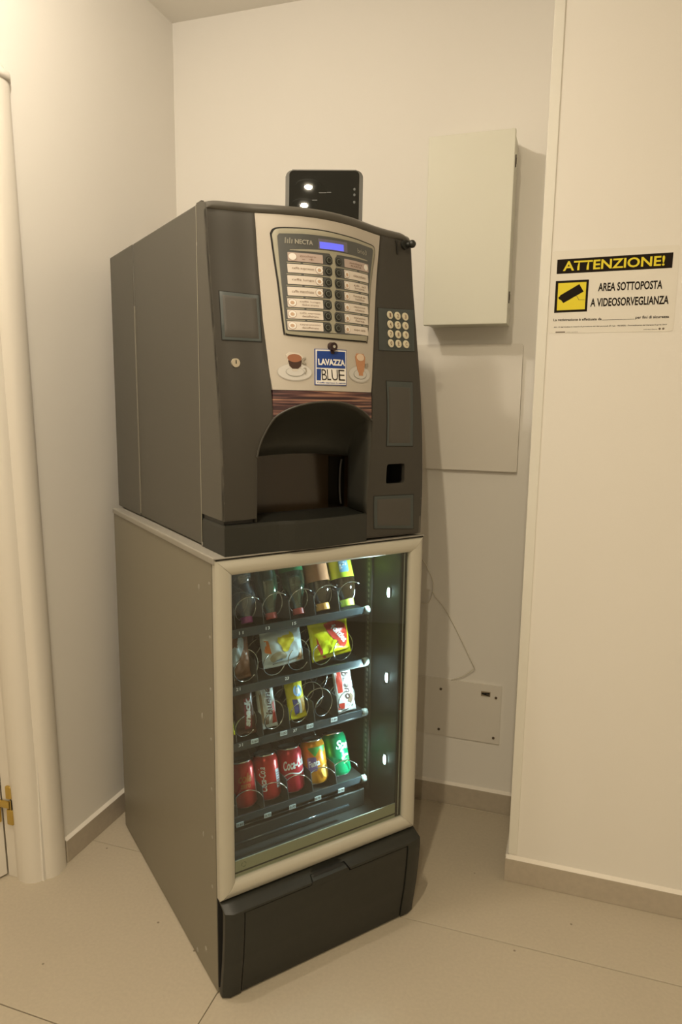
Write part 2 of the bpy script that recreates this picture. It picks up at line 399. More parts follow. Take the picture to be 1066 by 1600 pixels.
# lower plate with screws
e = empty('cover_plate', (-.31, YB, .24), 0, 'low cream cover plate with corner screws near the baseboard', 'plate')
bm = bmesh.new(); prism(bm, rrect(-.16, .133, 0, .199, .003), -.006, 0); obj('plate', bm, M_plate, e)
for x, z in ((-.064, .163), (.116, .159), (-.066, .021), (.114, .020)):
    bm = bmesh.new(); cyl(bm, (x, -.0085, z), (x, -.0055, z), .0042, seg=14); obj('screw', bm, mat('screw_dark', (.12, .09, .06), .5, metal=.4), e)
bm = bmesh.new(); bx(bm, .068, .098, -.009, -.006, .160, .176, .001, 1); obj('cable_outlet', bm, mat('outlet_brown', (.34, .27, .18), .5), e)
bm = bmesh.new(); prism(bm, [(.070, .1715), (.096, .174), (.096, .1675), (.082, .168), (.096, .165), (.096, .162), (.070, .166)], -.0098, -.0091); obj('slot', bm, M_seam, e)
# white cable
pts = [(-.50, YB - .03, .86), (-.452, YB - .02, .843), (-.425, YB - .015, .80), (-.412, YB - .010, .765), (-.411, YB - .008, .735), (-.403, YB - .006, .715),
       (-.380, YB - .005, .690), (-.356, YB - .005, .655), (-.33, YB - .005, .61), (-.302, YB - .006, .558), (-.281, YB - .009, .520), (-.268, YB - .012, .4985), (-.2675, YB - .012, .492), (-.276, YB - .011, .482), (-.305, YB - .009, .457), (-.341, YB - .006, .4385)]
def smooth3(pts, n=4):
    out = []; N = len(pts)
    for i in range(N - 1):
        p0 = pts[max(i - 1, 0)]; p1 = pts[i]; p2 = pts[i + 1]; p3 = pts[min(i + 2, N - 1)]
        for k in range(n):
            t = k / n
            out.append(tuple(.5 * ((2 * p1[j]) + (-p0[j] + p2[j]) * t + (2 * p0[j] - 5 * p1[j] + 4 * p2[j] - p3[j]) * t * t + (-p0[j] + 3 * p1[j] - 3 * p2[j] + p3[j]) * t ** 3) for j in range(3)))
    out.append(pts[-1]); return out
bm = bmesh.new(); tube(bm, smooth3(pts), .0016, 6)
o = obj('cable', bm, M_wire, None, True); tag(o, 'thin white cable hanging down the back wall to the low cover plate', 'cable')
bm = bmesh.new(); tube(bm, smooth3([(-.412, YB - .010, .735), (-.420, YB - .008, .705), (-.438, YB - .008, .690), (-.50, YB - .01, .70)]), .0014, 6)
o = obj('cable', bm, M_wire, None, True); tag(o, 'short pale cable loop bending back behind the snack machine', 'cable')

# warning sign
sg = empty('warning_sign', (0, YP, 1.515), 0, 'video surveillance warning sheet with yellow camera square on the right wall', 'sign')
def sbox(name, poly, d0, d1, m, lab=None, parent=sg):
    bm = bmesh.new(); prism(bm, [(x, z - 1.515) for x, z in poly], -d1, -d0); o = obj(name, bm, m, parent)
    if lab: o['label'] = lab
    return o
sbox('sheet', rrect(-.084, .2035, 1.516, 1.713, .008), 0, .0008, M_signw)
hb = sbox('header_band', [(-.0705, 1.6585), (.190, 1.6615), (.190, 1.6965), (-.0705, 1.6925)], .0008, .0010, M_signk)
def stext(txt, x0, x1, z0, z1, m, bold=0, shear=0, d=.0014, skew=0, name='lettering'):
    bm = fit_text(txt, x0, x1, z0 - 1.515, z1 - 1.515, bold, shear)
    for v in bm.verts: v.co.z += skew * (v.co.x - x0); v.co.y = -d
    return obj(name, bm, m, sg)
stext('ATTENZIONE!', -.056, .173, 1.6645, 1.6875, M_yel, .022, 0, .0016, .012)
stext('AREA SOTTOPOSTA', .0285, .172, 1.6135, 1.6335, M_signk, .026, 0, .0012, .006)
stext('A VIDEOSORVEGLIANZA', .013, .1885, 1.5775, 1.5975, M_signk, .026, 0, .0012, .008)
stext('La registrazione è effettuata da ', -.0715, .0415, 1.5435, 1.5515, M_signk, .02, 0, .0012)
stext('per fini di sicurezza', .118, .192, 1.545, 1.5535, M_signk, .02, 0, .0012)
sbox('rule_line', [(.043, 1.5452), (.1165, 1.5456), (.1165, 1.5464), (.043, 1.5460)], .0008, .0012, M_signk)
stext('Art. 13 del Codice in materia di protezione dei dati personali (D. Lgs. 196/2003) - Provvedimento del Garante 8 aprile 2010', -.0695, .1885, 1.5285, 1.5325, M_signk, .012, 0, .0012, .004)
sbox('small_print', [(-.065, 1.5170), (-.042, 1.5172), (-.042, 1.5200), (-.065, 1.5200)], .0008, .0010, mat('ink_grey', (.16, .13, .1), .6))
stext('stampa segnaletica', -.039, -.012, 1.5172, 1.5192, M_signk, .0, 0, .0012)
stext('conforme al Garante', .138, .168, 1.5205, 1.5228, M_signk, .0, 0, .0012)
for cx in (.1735, .1815): sbox('mark', ell(cx, 1.5225, .0026, .0026, 10), .0008, .0011, mat('ink_grey', (.16, .13, .1), .6))
sbox('pictogram_border', [(-.0712, 1.5655), (.0062, 1.5670), (.0062, 1.6425), (-.0712, 1.6420)], .0008, .0010, M_signk)
sbox('pictogram_field', [(-.0650, 1.5712), (.0008, 1.5725), (.0008, 1.6370), (-.0650, 1.6365)], .0010, .0012, M_yel)
sbox('camera_symbol', [(-.0618, 1.5985), (-.0560, 1.5955), (-.0506, 1.5885), (-.0045, 1.6145), (-.0155, 1.6325), (-.0590, 1.6072), (-.0600, 1.6040), (-.0632, 1.6025)], .0012, .0014, M_signk)
sbox('camera_symbol_bracket', [(-.0222, 1.6075), (-.0148, 1.5945), (-.0010, 1.5945), (-.0010, 1.5955), (-.0140, 1.5957), (-.0208, 1.6080)], .0012, .0014, mat('sign_olive', (.25, .2, .02), .6))

# ------------------------------------------------------------------ snack machine (cabinet below)
TH = .8904; MX, MY = -.6785, 1.2351; WU = .5416
def wpt(u, v, z): return Vector((MX + u * math.cos(TH) - v * math.sin(TH), MY + u * math.sin(TH) + v * math.cos(TH), z))
SN = empty('snack_machine', (MX, MY, 0), TH, 'glass-fronted snack and drinks vending cabinet with silver door frame, under the coffee machine', 'vending machine')
def sn(name, *a, m=M_side, bev=0, parent=SN, seg=2): return box(name, *a, m, parent, bev, seg)
ZL = 1.0215
sn('side_panel', 0, .014, .0235, .776, .004, ZL - .016, bev=.001)
sn('side_panel', WU - .014, WU, .0235, .776, .004, ZL - .016, bev=.001)
sn('back_panel', .0142, WU - .0142, .760, .776, .03, ZL - .016)
sn('lid_shade_strip', .001, WU - .001, .0005, .0055, 1.0167, 1.0198, m=M_seam)  # black strip drawn in for the shadow gap between lid and door frame
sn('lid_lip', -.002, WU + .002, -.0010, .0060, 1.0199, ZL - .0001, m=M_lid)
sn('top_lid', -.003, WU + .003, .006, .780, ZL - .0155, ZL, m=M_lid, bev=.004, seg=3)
sn('edge_gasket', .0012, .0135, .0192, .0255, .02, ZL - .016, m=M_seam); sn('edge_gasket', WU - .0135, WU - .0012, .0192, .0255, .24, ZL - .016, m=M_seam)
sn('edge_gasket', .014, WU - .014, .0192, .0255, .998, ZL - .016, m=M_seam)
sn('floor_pan', .0145, WU - .0145, .03, .759, .03, .24, m=M_black)
for v, z in ((.036, .962), (.037, .845), (.038, .729), (.040, .614), (.041, .497), (.042, .381), (.047, .257), (.094, .065), (.150, .020), (.09, .648), (.095, .941), (.096, .358)):
    bm = bmesh.new(); r = .0042 if v < .05 else .006
    bmesh.ops.create_uvsphere(bm, u_segments=14, v_segments=8, radius=r, matrix=Matrix.Translation((.0003, v, z)) @ Matrix.Diagonal((.35, 1, 1, 1)))
    if v > .05 and z > .3: bmesh.ops.scale(bm, vec=(1, .55, 1.2), verts=bm.verts, space=Matrix.Translation((0, -v, -z)))
    o = obj('rivet', bm, M_lid, SN, True)
# silver door frame of four mitred rails with a rounded face
FO = (0, WU, .2465, 1.0165); FI = (.0385, .506, .2815, .981)
def rail(p_out0, p_out1, p_in0, p_in1, name='door_rail'):
    bm = bmesh.new(); prof = [(0, .019), (0, .004), (.06, .0015), (.18, -.0012), (.45, -.0025), (.72, -.0008), (.92, .0035), (1, .009), (1, .019)]
    A = []; B = []
    for t, v in prof:
        A.append(bm.verts.new((p_out0[0] + (p_in0[0] - p_out0[0]) * t, v, p_out0[1] + (p_in0[1] - p_out0[1]) * t)))
        B.append(bm.verts.new((p_out1[0] + (p_in1[0] - p_out1[0]) * t, v, p_out1[1] + (p_in1[1] - p_out1[1]) * t)))
    n = len(prof)
    for i in range(n): bm.faces.new((A[i], A[(i + 1) % n], B[(i + 1) % n], B[i]))
    bm.faces.new(A); bm.faces.new(B[::-1])
    o = obj(name, bm, M_alu, SN, True); md = o.modifiers.new('es', 'EDGE_SPLIT'); md.split_angle = math.radians(38); return o
co = [(FO[0], FO[2]), (FO[1], FO[2]), (FO[1], FO[3]), (FO[0], FO[3])]; ci = [(FI[0], FI[2]), (FI[1], FI[2]), (FI[1], FI[3]), (FI[0], FI[3])]
gap = .00035
for i in range(4):
    j = (i + 1) % 4
    d = Vector((co[j][0] - co[i][0], co[j][1] - co[i][1])).normalized() * gap
    rail((co[i][0] + d.x, co[i][1] + d.y), (co[j][0] - d.x, co[j][1] - d.y), (ci[i][0] + d.x, ci[i][1] + d.y), (ci[j][0] - d.x, ci[j][1] - d.y))
# glass pane and its seals
gl = sn('glass_pane', FI[0] - .003, FI[1] + .003, .0135, .0165, FI[2] - .003, FI[3] + .003, m=M_glass)
sn('glass_seal', .4905, .5060, .0175, .024, FI[2], FI[3], m=M_seam)
sn('glass_seal_chrome', .4965, .4995, .0170, .0174, FI[2] + .004, FI[3] - .004, m=mat('seal_bright', (.55, .56, .52), .3, metal=.6))
sn('glass_seal', FI[0] - .002, .0425, .0175, .024, FI[2], FI[3], m=M_seam)
bs = sn('glass_bottom_spacer', .0428, .489, .0175, .020, .2925, .3195, m=mat('spacer_beige', (.46, .44, .33), .5))
sn('glass_bottom_seal', .0428, .489, .0175, .0195, .2885, .2922, m=M_seam)
sn('glass_bottom_spacer', .0428, .489, .0175, .020, .2795, .2883, m=mat('spacer_beige', (.46, .44, .33), .5))
bm = bmesh.new()
for k in range(3): prism(bm, ell(.064, .3065, .0062, .0062, 6, k * 120, k * 120 + 85) + ell(.064, .3065, .0050, .0050, 6, k * 120 + 85, k * 120), .0168, .0172)
obj('glass_mark', bm, mat('mark_dark', (.15, .15, .1), .6), SN)
# cell interior
sn('cell_wall_right', .500, .527, .026, .74, .25, 1.003, m=M_cellw)
sn('cell_wall_left', .0145, .026, .026, .74, .25, 1.003, m=M_cellw)
sn('cell_back', .0265, .4995, .60, .61, .25, 1.003, m=M_cell)
sn('cell_top', .0265, .4995, .030, .599, .995, 1.003, m=M_cell)
sn('cell_bottom', .0265, .4995, .030, .599, .255, .262, m=M_cell)
# slotted upright on the right wall
up = sn('slotted_upright', .4935, .4998, .150, .172, .29, .99, m=mat('upright_grey', (.10, .095, .075), .45))
for k in range(46):
    z = .31 + k * .0145
    bm = bmesh.new(); bx(bm, .4928, .4934, .158, .164, z, z + .007); obj('slot', bm, mat('slot_pale', (.26, .24, .18), .5), up)
# delivery bin front under the trays
for z, v, r in ((.300, .10, .0035), (.322, .13, .002)):
    bm = bmesh.new(); cyl(bm, (.03, v, z), (.40, v, z), r, seg=10); obj('delivery_bin_rail', bm, M_strip, SN, True)
bm = bmesh.new(); bx(bm, .03, .47, .128, .134, .263, .312, .002, 1); obj('delivery_bin_flap', bm, M_cell, SN)
# LED lamps on the right inner wall
LEDC = (.62, .88, 1.0)
for z in (.864, .637, .410):
    bm = bmesh.new(); bx(bm, .4975, .4999, .0715, .0855, z - .014, z + .014, .001, 1); lh = obj('led_module', bm, mat('led_board', (.3, .33, .33), .4), SN)
    bm = bmesh.new(); prism(bm, [(a, b) for a, b in ell(0, 0, .0042, .0125, 14)], 0, .0012)
    bmesh.ops.transform(bm, matrix=Matrix.Translation((.4973, .078, z)) @ Matrix.Rotation(math.pi / 2, 4, 'Z'), verts=bm.verts)
    obj('led', bm, mat('led_glow', (1, 1, 1), .5, emit=LEDC, estr=60), lh)
    d = bpy.data.lights.new('led_light', 'SPOT'); d.energy = 3.5; d.color = LEDC; d.shadow_soft_size = .006; d.spot_size = math.radians(165); d.spot_blend = .6
    lo = bpy.data.objects.new('led_light', d); COL.objects.link(lo); lo.location = wpt(.490, .078, z)
    lo.rotation_euler = (wpt(.2, .16, z - .01) - wpt(.490, .078, z)).to_track_quat('-Z', 'Y').to_euler()

# trays, spirals, dividers, tags
TRAYS = [('bottle', .815, [.063, .137, .208, .279, .349, .420]),
         ('bag', .676, [.063, .132, .208, .275, .345, .420]),
         ('bar', .536, [.063, .132, .208, .279, .350, .420]),
         ('can', .348, [.063, .138, .205, .274, .346, .418])]
def helix(u, zc, r, v0, v1, pitch, ph=0.0, wire=.0014):
    n = int((v1 - v0) / pitch * 26); pts = []
    for k in range(n + 1):
        a = ph + 2 * math.pi * k / 26; pts.append((u + r * math.cos(a), v0 + (v1 - v0) * k / n, zc + r * math.sin(a)))
    bm = bmesh.new(); tube(bm, pts, wire, 6); return bm
DIVU = {0: [.100, .1725, .2435, .314, .3845], 1: [.0975, .156, .302], 2: [.100, .170, .2435, .3145, .385], 3: [.100, .1715, .2395, .310, .382]}
for ti, (nm, zt, us) in enumerate(TRAYS):
    t = sn('tray', .030, .474, .128, .55, zt - .012, zt - .008, m=M_cell)
    f = sn('tray_front', .030, .452, .1195, .1235, zt - .0105, zt + .007, m=M_strip, bev=.0012, parent=t)
    f2 = sn('tray_rail', .030, .470, .1240, .1275, zt - .016, zt + .004, m=M_cell, parent=t)
    bm = bmesh.new(); cyl(bm, (.4535, .1215, zt - .0015), (.466, .1215, zt - .0015), .0095, seg=16); obj('tray_end_cap', bm, mat('cap_grey', (.30, .31, .28), .4), t, True)
    for du in DIVU[ti]:
        bm = bmesh.new()
        a = [bm.verts.new((du + s, v, z)) for s in (-.0006, .0006) for v, z in ((.127, zt - .008), (.142, zt + .052), (.52, zt + .052), (.52, zt - .008))]
        bm.faces.new(a[:4]); bm.faces.new(a[4:][::-1])
        for k in range(4): bm.faces.new((a[k], a[(k + 1) % 4], a[4 + (k + 1) % 4], a[4 + k]))
        obj('divider', bm, mat('divider_grey', (.16, .17, .165), .3, metal=.4), t)
    r = .0325 if ti != 1 else .0365
    for ci_, u in enumerate(us):
        if ti == 1 and ci_ in (4, 5): uu = {4: .345, 5: .405}[ci_]
        else: uu = u
        zc = {0: zt + .043, 1: zt + .042, 2: zt + .038, 3: zt + .019}[ti]
        ph = {0: .9, 1: 2.4, 2: 2.0, 3: .35}[ti]
        obj('spiral', helix(uu, zc, r, .1265 if ti != 3 else .130, .36, .047 if ti != 3 else .075, ph), M_steel, t, True)
    def number(txt, u, z):
        bm = fit_text(txt, u - .0055, u + .0055, z - .0038, z + .0038, .02)
        for v in bm.verts: v.co.y = .1190
        obj('number', bm, M_white, t)
    def price(u, z, txt):
        bm = bmesh.new(); bx(bm, u - .0095, u + .0095, .1182, .1193, z - .0055, z + .0055); pt_ = obj('price_tag', bm, M_tag, t)
        bm = fit_text(txt, u - .0078, u + .0078, z - .0032, z + .0032, .02)
        for v in bm.verts: v.co.y = .1178
        me_ = obj('price_text', bm, M_ink, pt_)
    if ti == 0:
        for s, u in (('11', .109), ('13', .177), ('15', .248)): number(s, u, zt - .003)
    if ti == 1:
        for s, u in (('21', .100), ('23', .228)): number(s, u, zt + .001)
    if ti == 2:
        for s, u in (('31', .105), ('37', .251)): number(s, u, zt + .001)
        for s, u in (('0.60', .141), ('0.80', .219), ('0.60', .293), ('0.80', .364)): price(u, zt + .002, s)
    if ti == 3:
        for s, u in (('0.60', .101), ('0.70', .175), ('0.70', .244), ('0.70', .318), ('0.70', .389)): price(u, zt - .013, s)

# kick plate with inset flap
kp = sn('kick_plate_core', .012, .532, .012, .030, .004, .240, m=M_black)
def kick_v(u, z): return interp(z, [0, .03, .10, .17, .215, .2295, .245], [-.004, -.008, -.020, -.0275, -.0300, -.0285, .004]) + .011 * max(0, (.018 - u) / .018) + .006 * max(0, (u - .5245) / .018)
def kick_mesh(poly, off0, off1, m, name, parent=SN, bev=0):
    return uz_panel(name, poly, [], lambda u, z: kick_v(u, z), off0, off1, m, parent, du=.018, dz=.0051, bev=bev)

def uz_panel(name, poly, holes, fn, off0, off1, m, parent, du=.012, dz=.02, bev=0, smooth=True, bseg=2):
    """planar polygon (with holes) in u,z, cut into strips, extruded from off0 (outer) to off1 (inner), then draped on v = fn(u,z)"""
    loops = [[Vector((x, z, 0)) for x, z in poly]] + [[Vector((x, z, 0)) for x, z in h] for h in holes]
    tris = tessellate_polygon(loops); flat = [p for l in loops for p in l]
    bm = bmesh.new(); vs = [bm.verts.new((p.x, 0, p.y)) for p in flat]
    for t in tris:
        try: bm.faces.new([vs[i] for i in t])
        except ValueError: pass
    bmesh.ops.remove_doubles(bm, verts=bm.verts, dist=1e-6)
    bmesh.ops.dissolve_limit(bm, angle_limit=.01, verts=bm.verts, edges=bm.edges) if not holes else None
    us = [p.x for p in flat]; zs = [p.y for p in flat]
    k = math.floor(min(us) / du) + 1
    while k * du < max(us):
        bmesh.ops.bisect_plane(bm, geom=bm.verts[:] + bm.edges[:] + bm.faces[:], dist=1e-6, plane_co=(k * du, 0, 0), plane_no=(1, 0, 0)); k += 1
    k = math.floor(min(zs) / dz) + 1
    while k * dz < max(zs):
        bmesh.ops.bisect_plane(bm, geom=bm.verts[:] + bm.edges[:] + bm.faces[:], dist=1e-6, plane_co=(0, 0, k * dz), plane_no=(0, 0, 1)); k += 1
    bmesh.ops.recalc_face_normals(bm, faces=bm.faces)
    for v in bm.verts: v.co.y = off0
    if off1 != off0:
        bor = [e for e in bm.edges if e.is_boundary]
        ret = bmesh.ops.extrude_face_region(bm, geom=bm.faces[:])
        nv = [g_ for g_ in ret['geom'] if isinstance(g_, bmesh.types.BMVert)]
        for v in nv: v.co.y = off1
    for v in bm.verts: v.co.y += fn(v.co.x, v.co.z)
    bmesh.ops.recalc_face_normals(bm, faces=bm.faces)
    me = bpy.data.meshes.new(name); bm.to_mesh(me); bm.free()
    o = link(name, me, m, parent, smooth)
    if bev:
        md = o.modifiers.new('bev', 'BEVEL'); md.width = bev; md.segments = bseg; md.limit_method = 'ANGLE'; md.angle_limit = math.radians(50)
    if smooth:
        md = o.modifiers.new('es', 'EDGE_SPLIT'); md.split_angle = math.radians(38)
    return o
L0, L1 = .0465, .4965
# surround with the door panel cut out, flap with handle notch
top = .2215
notch = [(L0, .0055), (.0405, .10) if False else (L0, .10), (L0, top), (.216, top), (.222, top + .013), (.236, top + .020), (.300, top + .020), (.314, top + .013), (.322, top - .001), (L1, top - .001), (L1, .0055)]
kick_mesh([(.002, .0045), (L0 - .003, .0045), (L0 - .003, top + .003), (.2140, top + .003), (.2200, top + .0162), (.2345, top + .0228), (.3015, top + .0228), (.3162, top + .0162), (.3240, top + .002), (L1 + .003, top + .002), (L1 + .003, .0045), (.5425, .0045), (.5425, .2435), (.002, .2435)], 0, .012, M_dark, 'kick_surround', bev=.002)
kick_mesh(notch, .0022, .010, M_dark, 'kick_flap')
kick_mesh([(.040, .006), (.502, .006), (.502, .244), (.040, .244)], .0100, .0110, M_black, 'kick_gap_backing')
kick_mesh([(.226, top + .0125), (.312, top + .0125), (.300, top + .0198), (.237, top + .0198)], .0004, .0021, M_seam, 'handle_shade_strip')  # dark strip painted in as the shade along the handle notch

# ------------------------------------------------------------------ products
def lean(u, v, z, tilt, name, label, cat, group=None, spin=0):
    """an empty whose local x = machine u, y = into machine, z = up, leaning back by tilt"""
    o = bpy.data.objects.new(name, None); COL.objects.link(o); o.empty_display_size = .03
    o.matrix_world = Matrix.Translation(wpt(u, v, z)) @ Matrix.Rotation(TH, 4, 'Z') @ Matrix.Rotation(spin, 4, 'Y') @ Matrix.Rotation(-tilt, 4, 'X')
    return tag(o, label, cat, group)
def wrap_text(parent, txt, R, ang, x0, x1, z0, z1, m, rot=0, bold=.02, shear=0, name='lettering'):
    """text wrapped round a cylinder of radius R, centred on angle ang (0 = towards the glass), x0..x1 arc length"""
    bm = fit_text(txt, x0, x1, z0, z1, bold, shear, rot)
    for v in bm.verts:
        a = v.co.x / R + ang; z = v.co.z; v.co = Vector((R * math.sin(a), -R * math.cos(a), z))
    return obj(name, bm, m, parent)
def wrap_poly(parent, poly, R, ang, m, name):
    bm = bmesh.new(); vs = [bm.verts.new((x, 0, z)) for x, z in poly]; bm.faces.new(vs)
    xs = [p[0] for p in poly]; k = min(xs)
    while k < max(xs):
        bmesh.ops.bisect_plane(bm, geom=bm.verts[:] + bm.edges[:] + bm.faces[:], dist=1e-6, plane_co=(k, 0, 0), plane_no=(1, 0, 0)); k += .003
    for v in bm.verts:
        a = v.co.x / R + ang; z = v.co.z; v.co = Vector((R * math.sin(a), -R * math.cos(a), z))
    return obj(name, bm, m, parent, True)
def can_mat(nm, c): return mat(nm, c, .28, metal=.35)
def make_can(u, z, name_lab, m, deco, tilt=.26, spin=.0):
    e = lean(u, .171, z, tilt, 'drink_can', name_lab, 'can', None, spin)
    R = .0325; h = .112
    bm = bmesh.new(); lathe(bm, [(.024, 0), (.026, .001), (.0285, .004), (R, .010), (R, .094), (.031, .100), (.0275, .107)], 40, caps=False)
    obj('body', bm, m, e, True)
    bm = bmesh.new(); lathe(bm, [(.0274, .1068), (.0282, .1085), (.0282, h), (.0268, h), (.0262, .1075), (.012, .1070)], 40); o = obj('lid', bm, M_chrome, e, True)
    bm = bmesh.new(); bx(bm, -.006, .006, -.012, .006, .1072, .1085, .001, 1); obj('pull_tab', bm, M_chrome, o)
    bm = bmesh.new(); lathe(bm, [(.0235, .0015), (.0245, 0), (.026, .0005)], 32); obj('base_rim', bm, M_chrome, e, True)
    deco(e, R + .0003)
    return e
M_red = can_mat('can_red', (.62, .035, .03)); M_red2 = can_mat('can_red_berry', (.60, .03, .05)); M_org = can_mat('can_orange', (.85, .33, .02)); M_grn = can_mat('can_green', (.0, .30, .11))
M_gold = mat('print_gold', (.55, .22, .05), .4); M_dkred = mat('print_darkred', (.30, .01, .02), .4); M_pw = mat('print_white_cold', (.85, .87, .86), .4)
M_purple = mat('print_purple', (.22, .14, .38), .4); M_leaf = mat('print_leaf', (.08, .40, .07), .4); M_orf = mat('print_orange', (.80, .22, .03), .4); M_lime = mat('print_lime', (.25, .65, .10), .4)
def deco1(e, R):
    wrap_text(e, 'cola', R, -.15, -.017, .017, .062, .084, M_gold, rot=math.pi / 2 * 0, shear=.3)
    wrap_text(e, 'zero', R, -.15, -.013, .013, .048, .058, M_gold)
    wrap_poly(e, rrect(.021, .027, .03, .075, .002, 2), R, .2, M_pw, 'side_stripe')
def deco2(e, R):
    wrap_text(e, 'Coca-Cola', R, -.75, -.030, .030, .045, .063, M_pw, rot=math.pi / 2, shear=.3)
    wrap_poly(e, rrect(.004, .019, .026, .072, .002, 2), R, .25, mat('print_bluewhite', (.50, .60, .66), .4), 'nutrition_panel')
    for k in range(6): wrap_poly(e, [(.006, .032 + k * .006), (.017, .032 + k * .006), (.017, .034 + k * .006), (.006, .034 + k * .006)], R + .0003, .25, M_dkred, 'panel_line')
def deco3(e, R):
    wrap_text(e, 'Coca-Cola', R, -.02, -.033, .033, .060, .084, M_pw, rot=.10, shear=.35, bold=.03)
    wrap_poly(e, smooth_poly([(-.034, .044), (-.015, .052), (.010, .047), (.034, .053)]) + smooth_poly([(.034, .048), (.010, .0435), (-.015, .049), (-.034, .042)]), R, -.02, M_pw, 'wave_stripe')
def deco4(e, R):
    wrap_poly(e, [(-.030, .094), (-.012, .070), (.004, .088), (.016, .076), (.028, .094)], R, 0, M_leaf, 'leaf_print')
    wrap_poly(e, [(-.030, .088), (-.020, .080), (-.006, .062), (.006, .072), (.006, .064), (-.008, .052), (-.030, .050)], R + .0002, -.1, M_orf, 'orange_print')
    wrap_poly(e, rrect(-.030, -.004, .034, .070, .006), R + .0004, -.15, M_purple, 'purple_badge')
    wrap_text(e, 'Fanta', R + .0007, -.15, -.028, .004, .046, .062, M_pw, rot=.15, shear=.2, bold=.03)
    wrap_poly(e, ell(.016, .030, .016, .017, 18), R + .0002, 0, mat('print_orange_pale', (.95, .50, .06), .4), 'fruit_print')
def deco5(e, R):
    wrap_text(e, 'Sprite', R, .28, -.024, .046, .058, .088, M_pw, rot=-.10, shear=.25, bold=.035)
    wrap_poly(e, smooth_poly([(-.004, .044), (.008, .053), (.022, .051)]) + smooth_poly([(.022, .047), (.010, .047), (-.002, .038)]), R, 0, M_pw, 'leaf_swash')
    wrap_poly(e, [(.002, .036), (.022, .041), (.022, .043), (.002, .038)], R, 0, M_lime, 'lime_line'); wrap_poly(e, [(.0, .029), (.022, .034), (.022, .036), (.0, .031)], R, 0, M_lime, 'lime_line')
make_can(.138, .3465, 'plain red drink can with gold print, leftmost of the five cans on the bottom tray', M_red, deco1)
make_can(.205, .3470, 'red drink can with pale blue panel and sideways white lettering, second on the bottom tray', M_red, deco2)
make_can(.274, .3465, 'cherry red drink can with white script and wave, third of the five cans', M_red2, deco3)
make_can(.346, .3475, 'orange drink can with green leaf and purple badge between a red and a green can', M_org, deco4, tilt=.30)
make_can(.418, .3475, 'green drink can with large white lettering at the right end of the bottom tray', M_grn, deco5, tilt=.38)

# bottles standing cap-down, leaning back, above the top tray
def make_bottle(u, label, mbody, mcap, mlab, prof, caph, capr, lab=None, liquid=None, tilt=.42):
    e = lean(u, .152, .8205, tilt, 'drink_bottle', label, 'bottle')
    bm = bmesh.new(); lathe(bm, prof, 36, caps=False)
    top_r = prof[-1][0]; obj('bottle_body', bm, mbody, e, True)
    bm = bmesh.new(); lathe(bm, [(capr * .95, 0), (capr, .001), (capr, caph - .001), (capr * .93, caph), (.011, caph + .0005)], 30); obj('cap', bm, mcap, e)
    if liquid is not None:
        bm = bmesh.new(); lathe(bm, [(max(r - .0016, .002), z) for r, z in prof if z > caph + .004], 30); obj('drink', bm, liquid, e, True)
    if lab:
        z0, z1, R = lab; bm = bmesh.new(); lathe(bm, [(R, z0), (R, z1)], 36, caps=False); o = obj('wrapper_label', bm, mlab, e, True)
    return e
PW = [(.0125, .015), (.0135, .022), (.020, .034), (.0285, .048), (.0315, .062), (.0300, .074), (.0240, .088), (.0255, .098), (.0305, .108), (.0295, .120), (.031, .135), (.031, .150)]
PC = [(.0125, .015), (.0130, .024), (.0165, .036), (.0225, .052), (.0280, .072), (.0305, .090), (.0300, .105), (.0285, .120), (.030, .150)]
PT = [(.0150, .017), (.0165, .023), (.0235, .033), (.0290, .046), (.0310, .060), (.0305, .078), (.0310, .086), (.0310, .150)]
mp = mat('cap_magenta', (.55, .10, .34), .4); mr = mat('cap_red', (.60, .09, .07), .4); mo = mat('cap_orange', (.88, .42, .09), .4); ml_ = mat('cap_lime', (.66, .85, .10), .4)
make_bottle(.139, 'clear blue-tinted waisted water bottle, upside down on a magenta cap', M_clearb, mp, M_pw, PW, .015, .0145)
make_bottle(.204, 'dark green-tinted bottle upside down on a red cap beside the magenta-capped bottle', M_greenb, mr, M_leaf, PC, .015, .0140, liquid=mat('cola_liquid', (.035, .035, .018), .25))
make_bottle(.279, 'green bottle with a green label, upside down on a red cap', M_greenb, mr, mat('label_green', (.02, .26, .09), .4), PC, .015, .0145, lab=(.106, .15, .0306))
make_bottle(.349, 'tea bottle with orange-peach label, upside down on an orange cap', M_teab, mo, mat('label_peach', (.74, .34, .18), .4, noise=.25, nscale=60), PT, .017, .0178, lab=(.072, .15, .0314), liquid=mat('tea_liquid', (.05, .028, .014), .2))
e = make_bottle(.423, 'tea bottle with lime-yellow label, upside down on a lime cap', M_teab, ml_, mat('label_lime', (.62, .78, .05), .4, noise=.12, nscale=50), PT, .017, .0178, lab=(.072, .15, .0314), liquid=mat('tea_liquid', (.05, .028, .014), .2))
wrap_poly(e, rrect(-.020, .006, .085, .125, .004), .0317, 0, mat('print_sky', (.25, .50, .72), .4), 'label_picture')
wrap_text(e, 'TEA', .0320, -.1, -.016, .006, .094, .114, M_pw, rot=math.pi / 2, bold=.04)

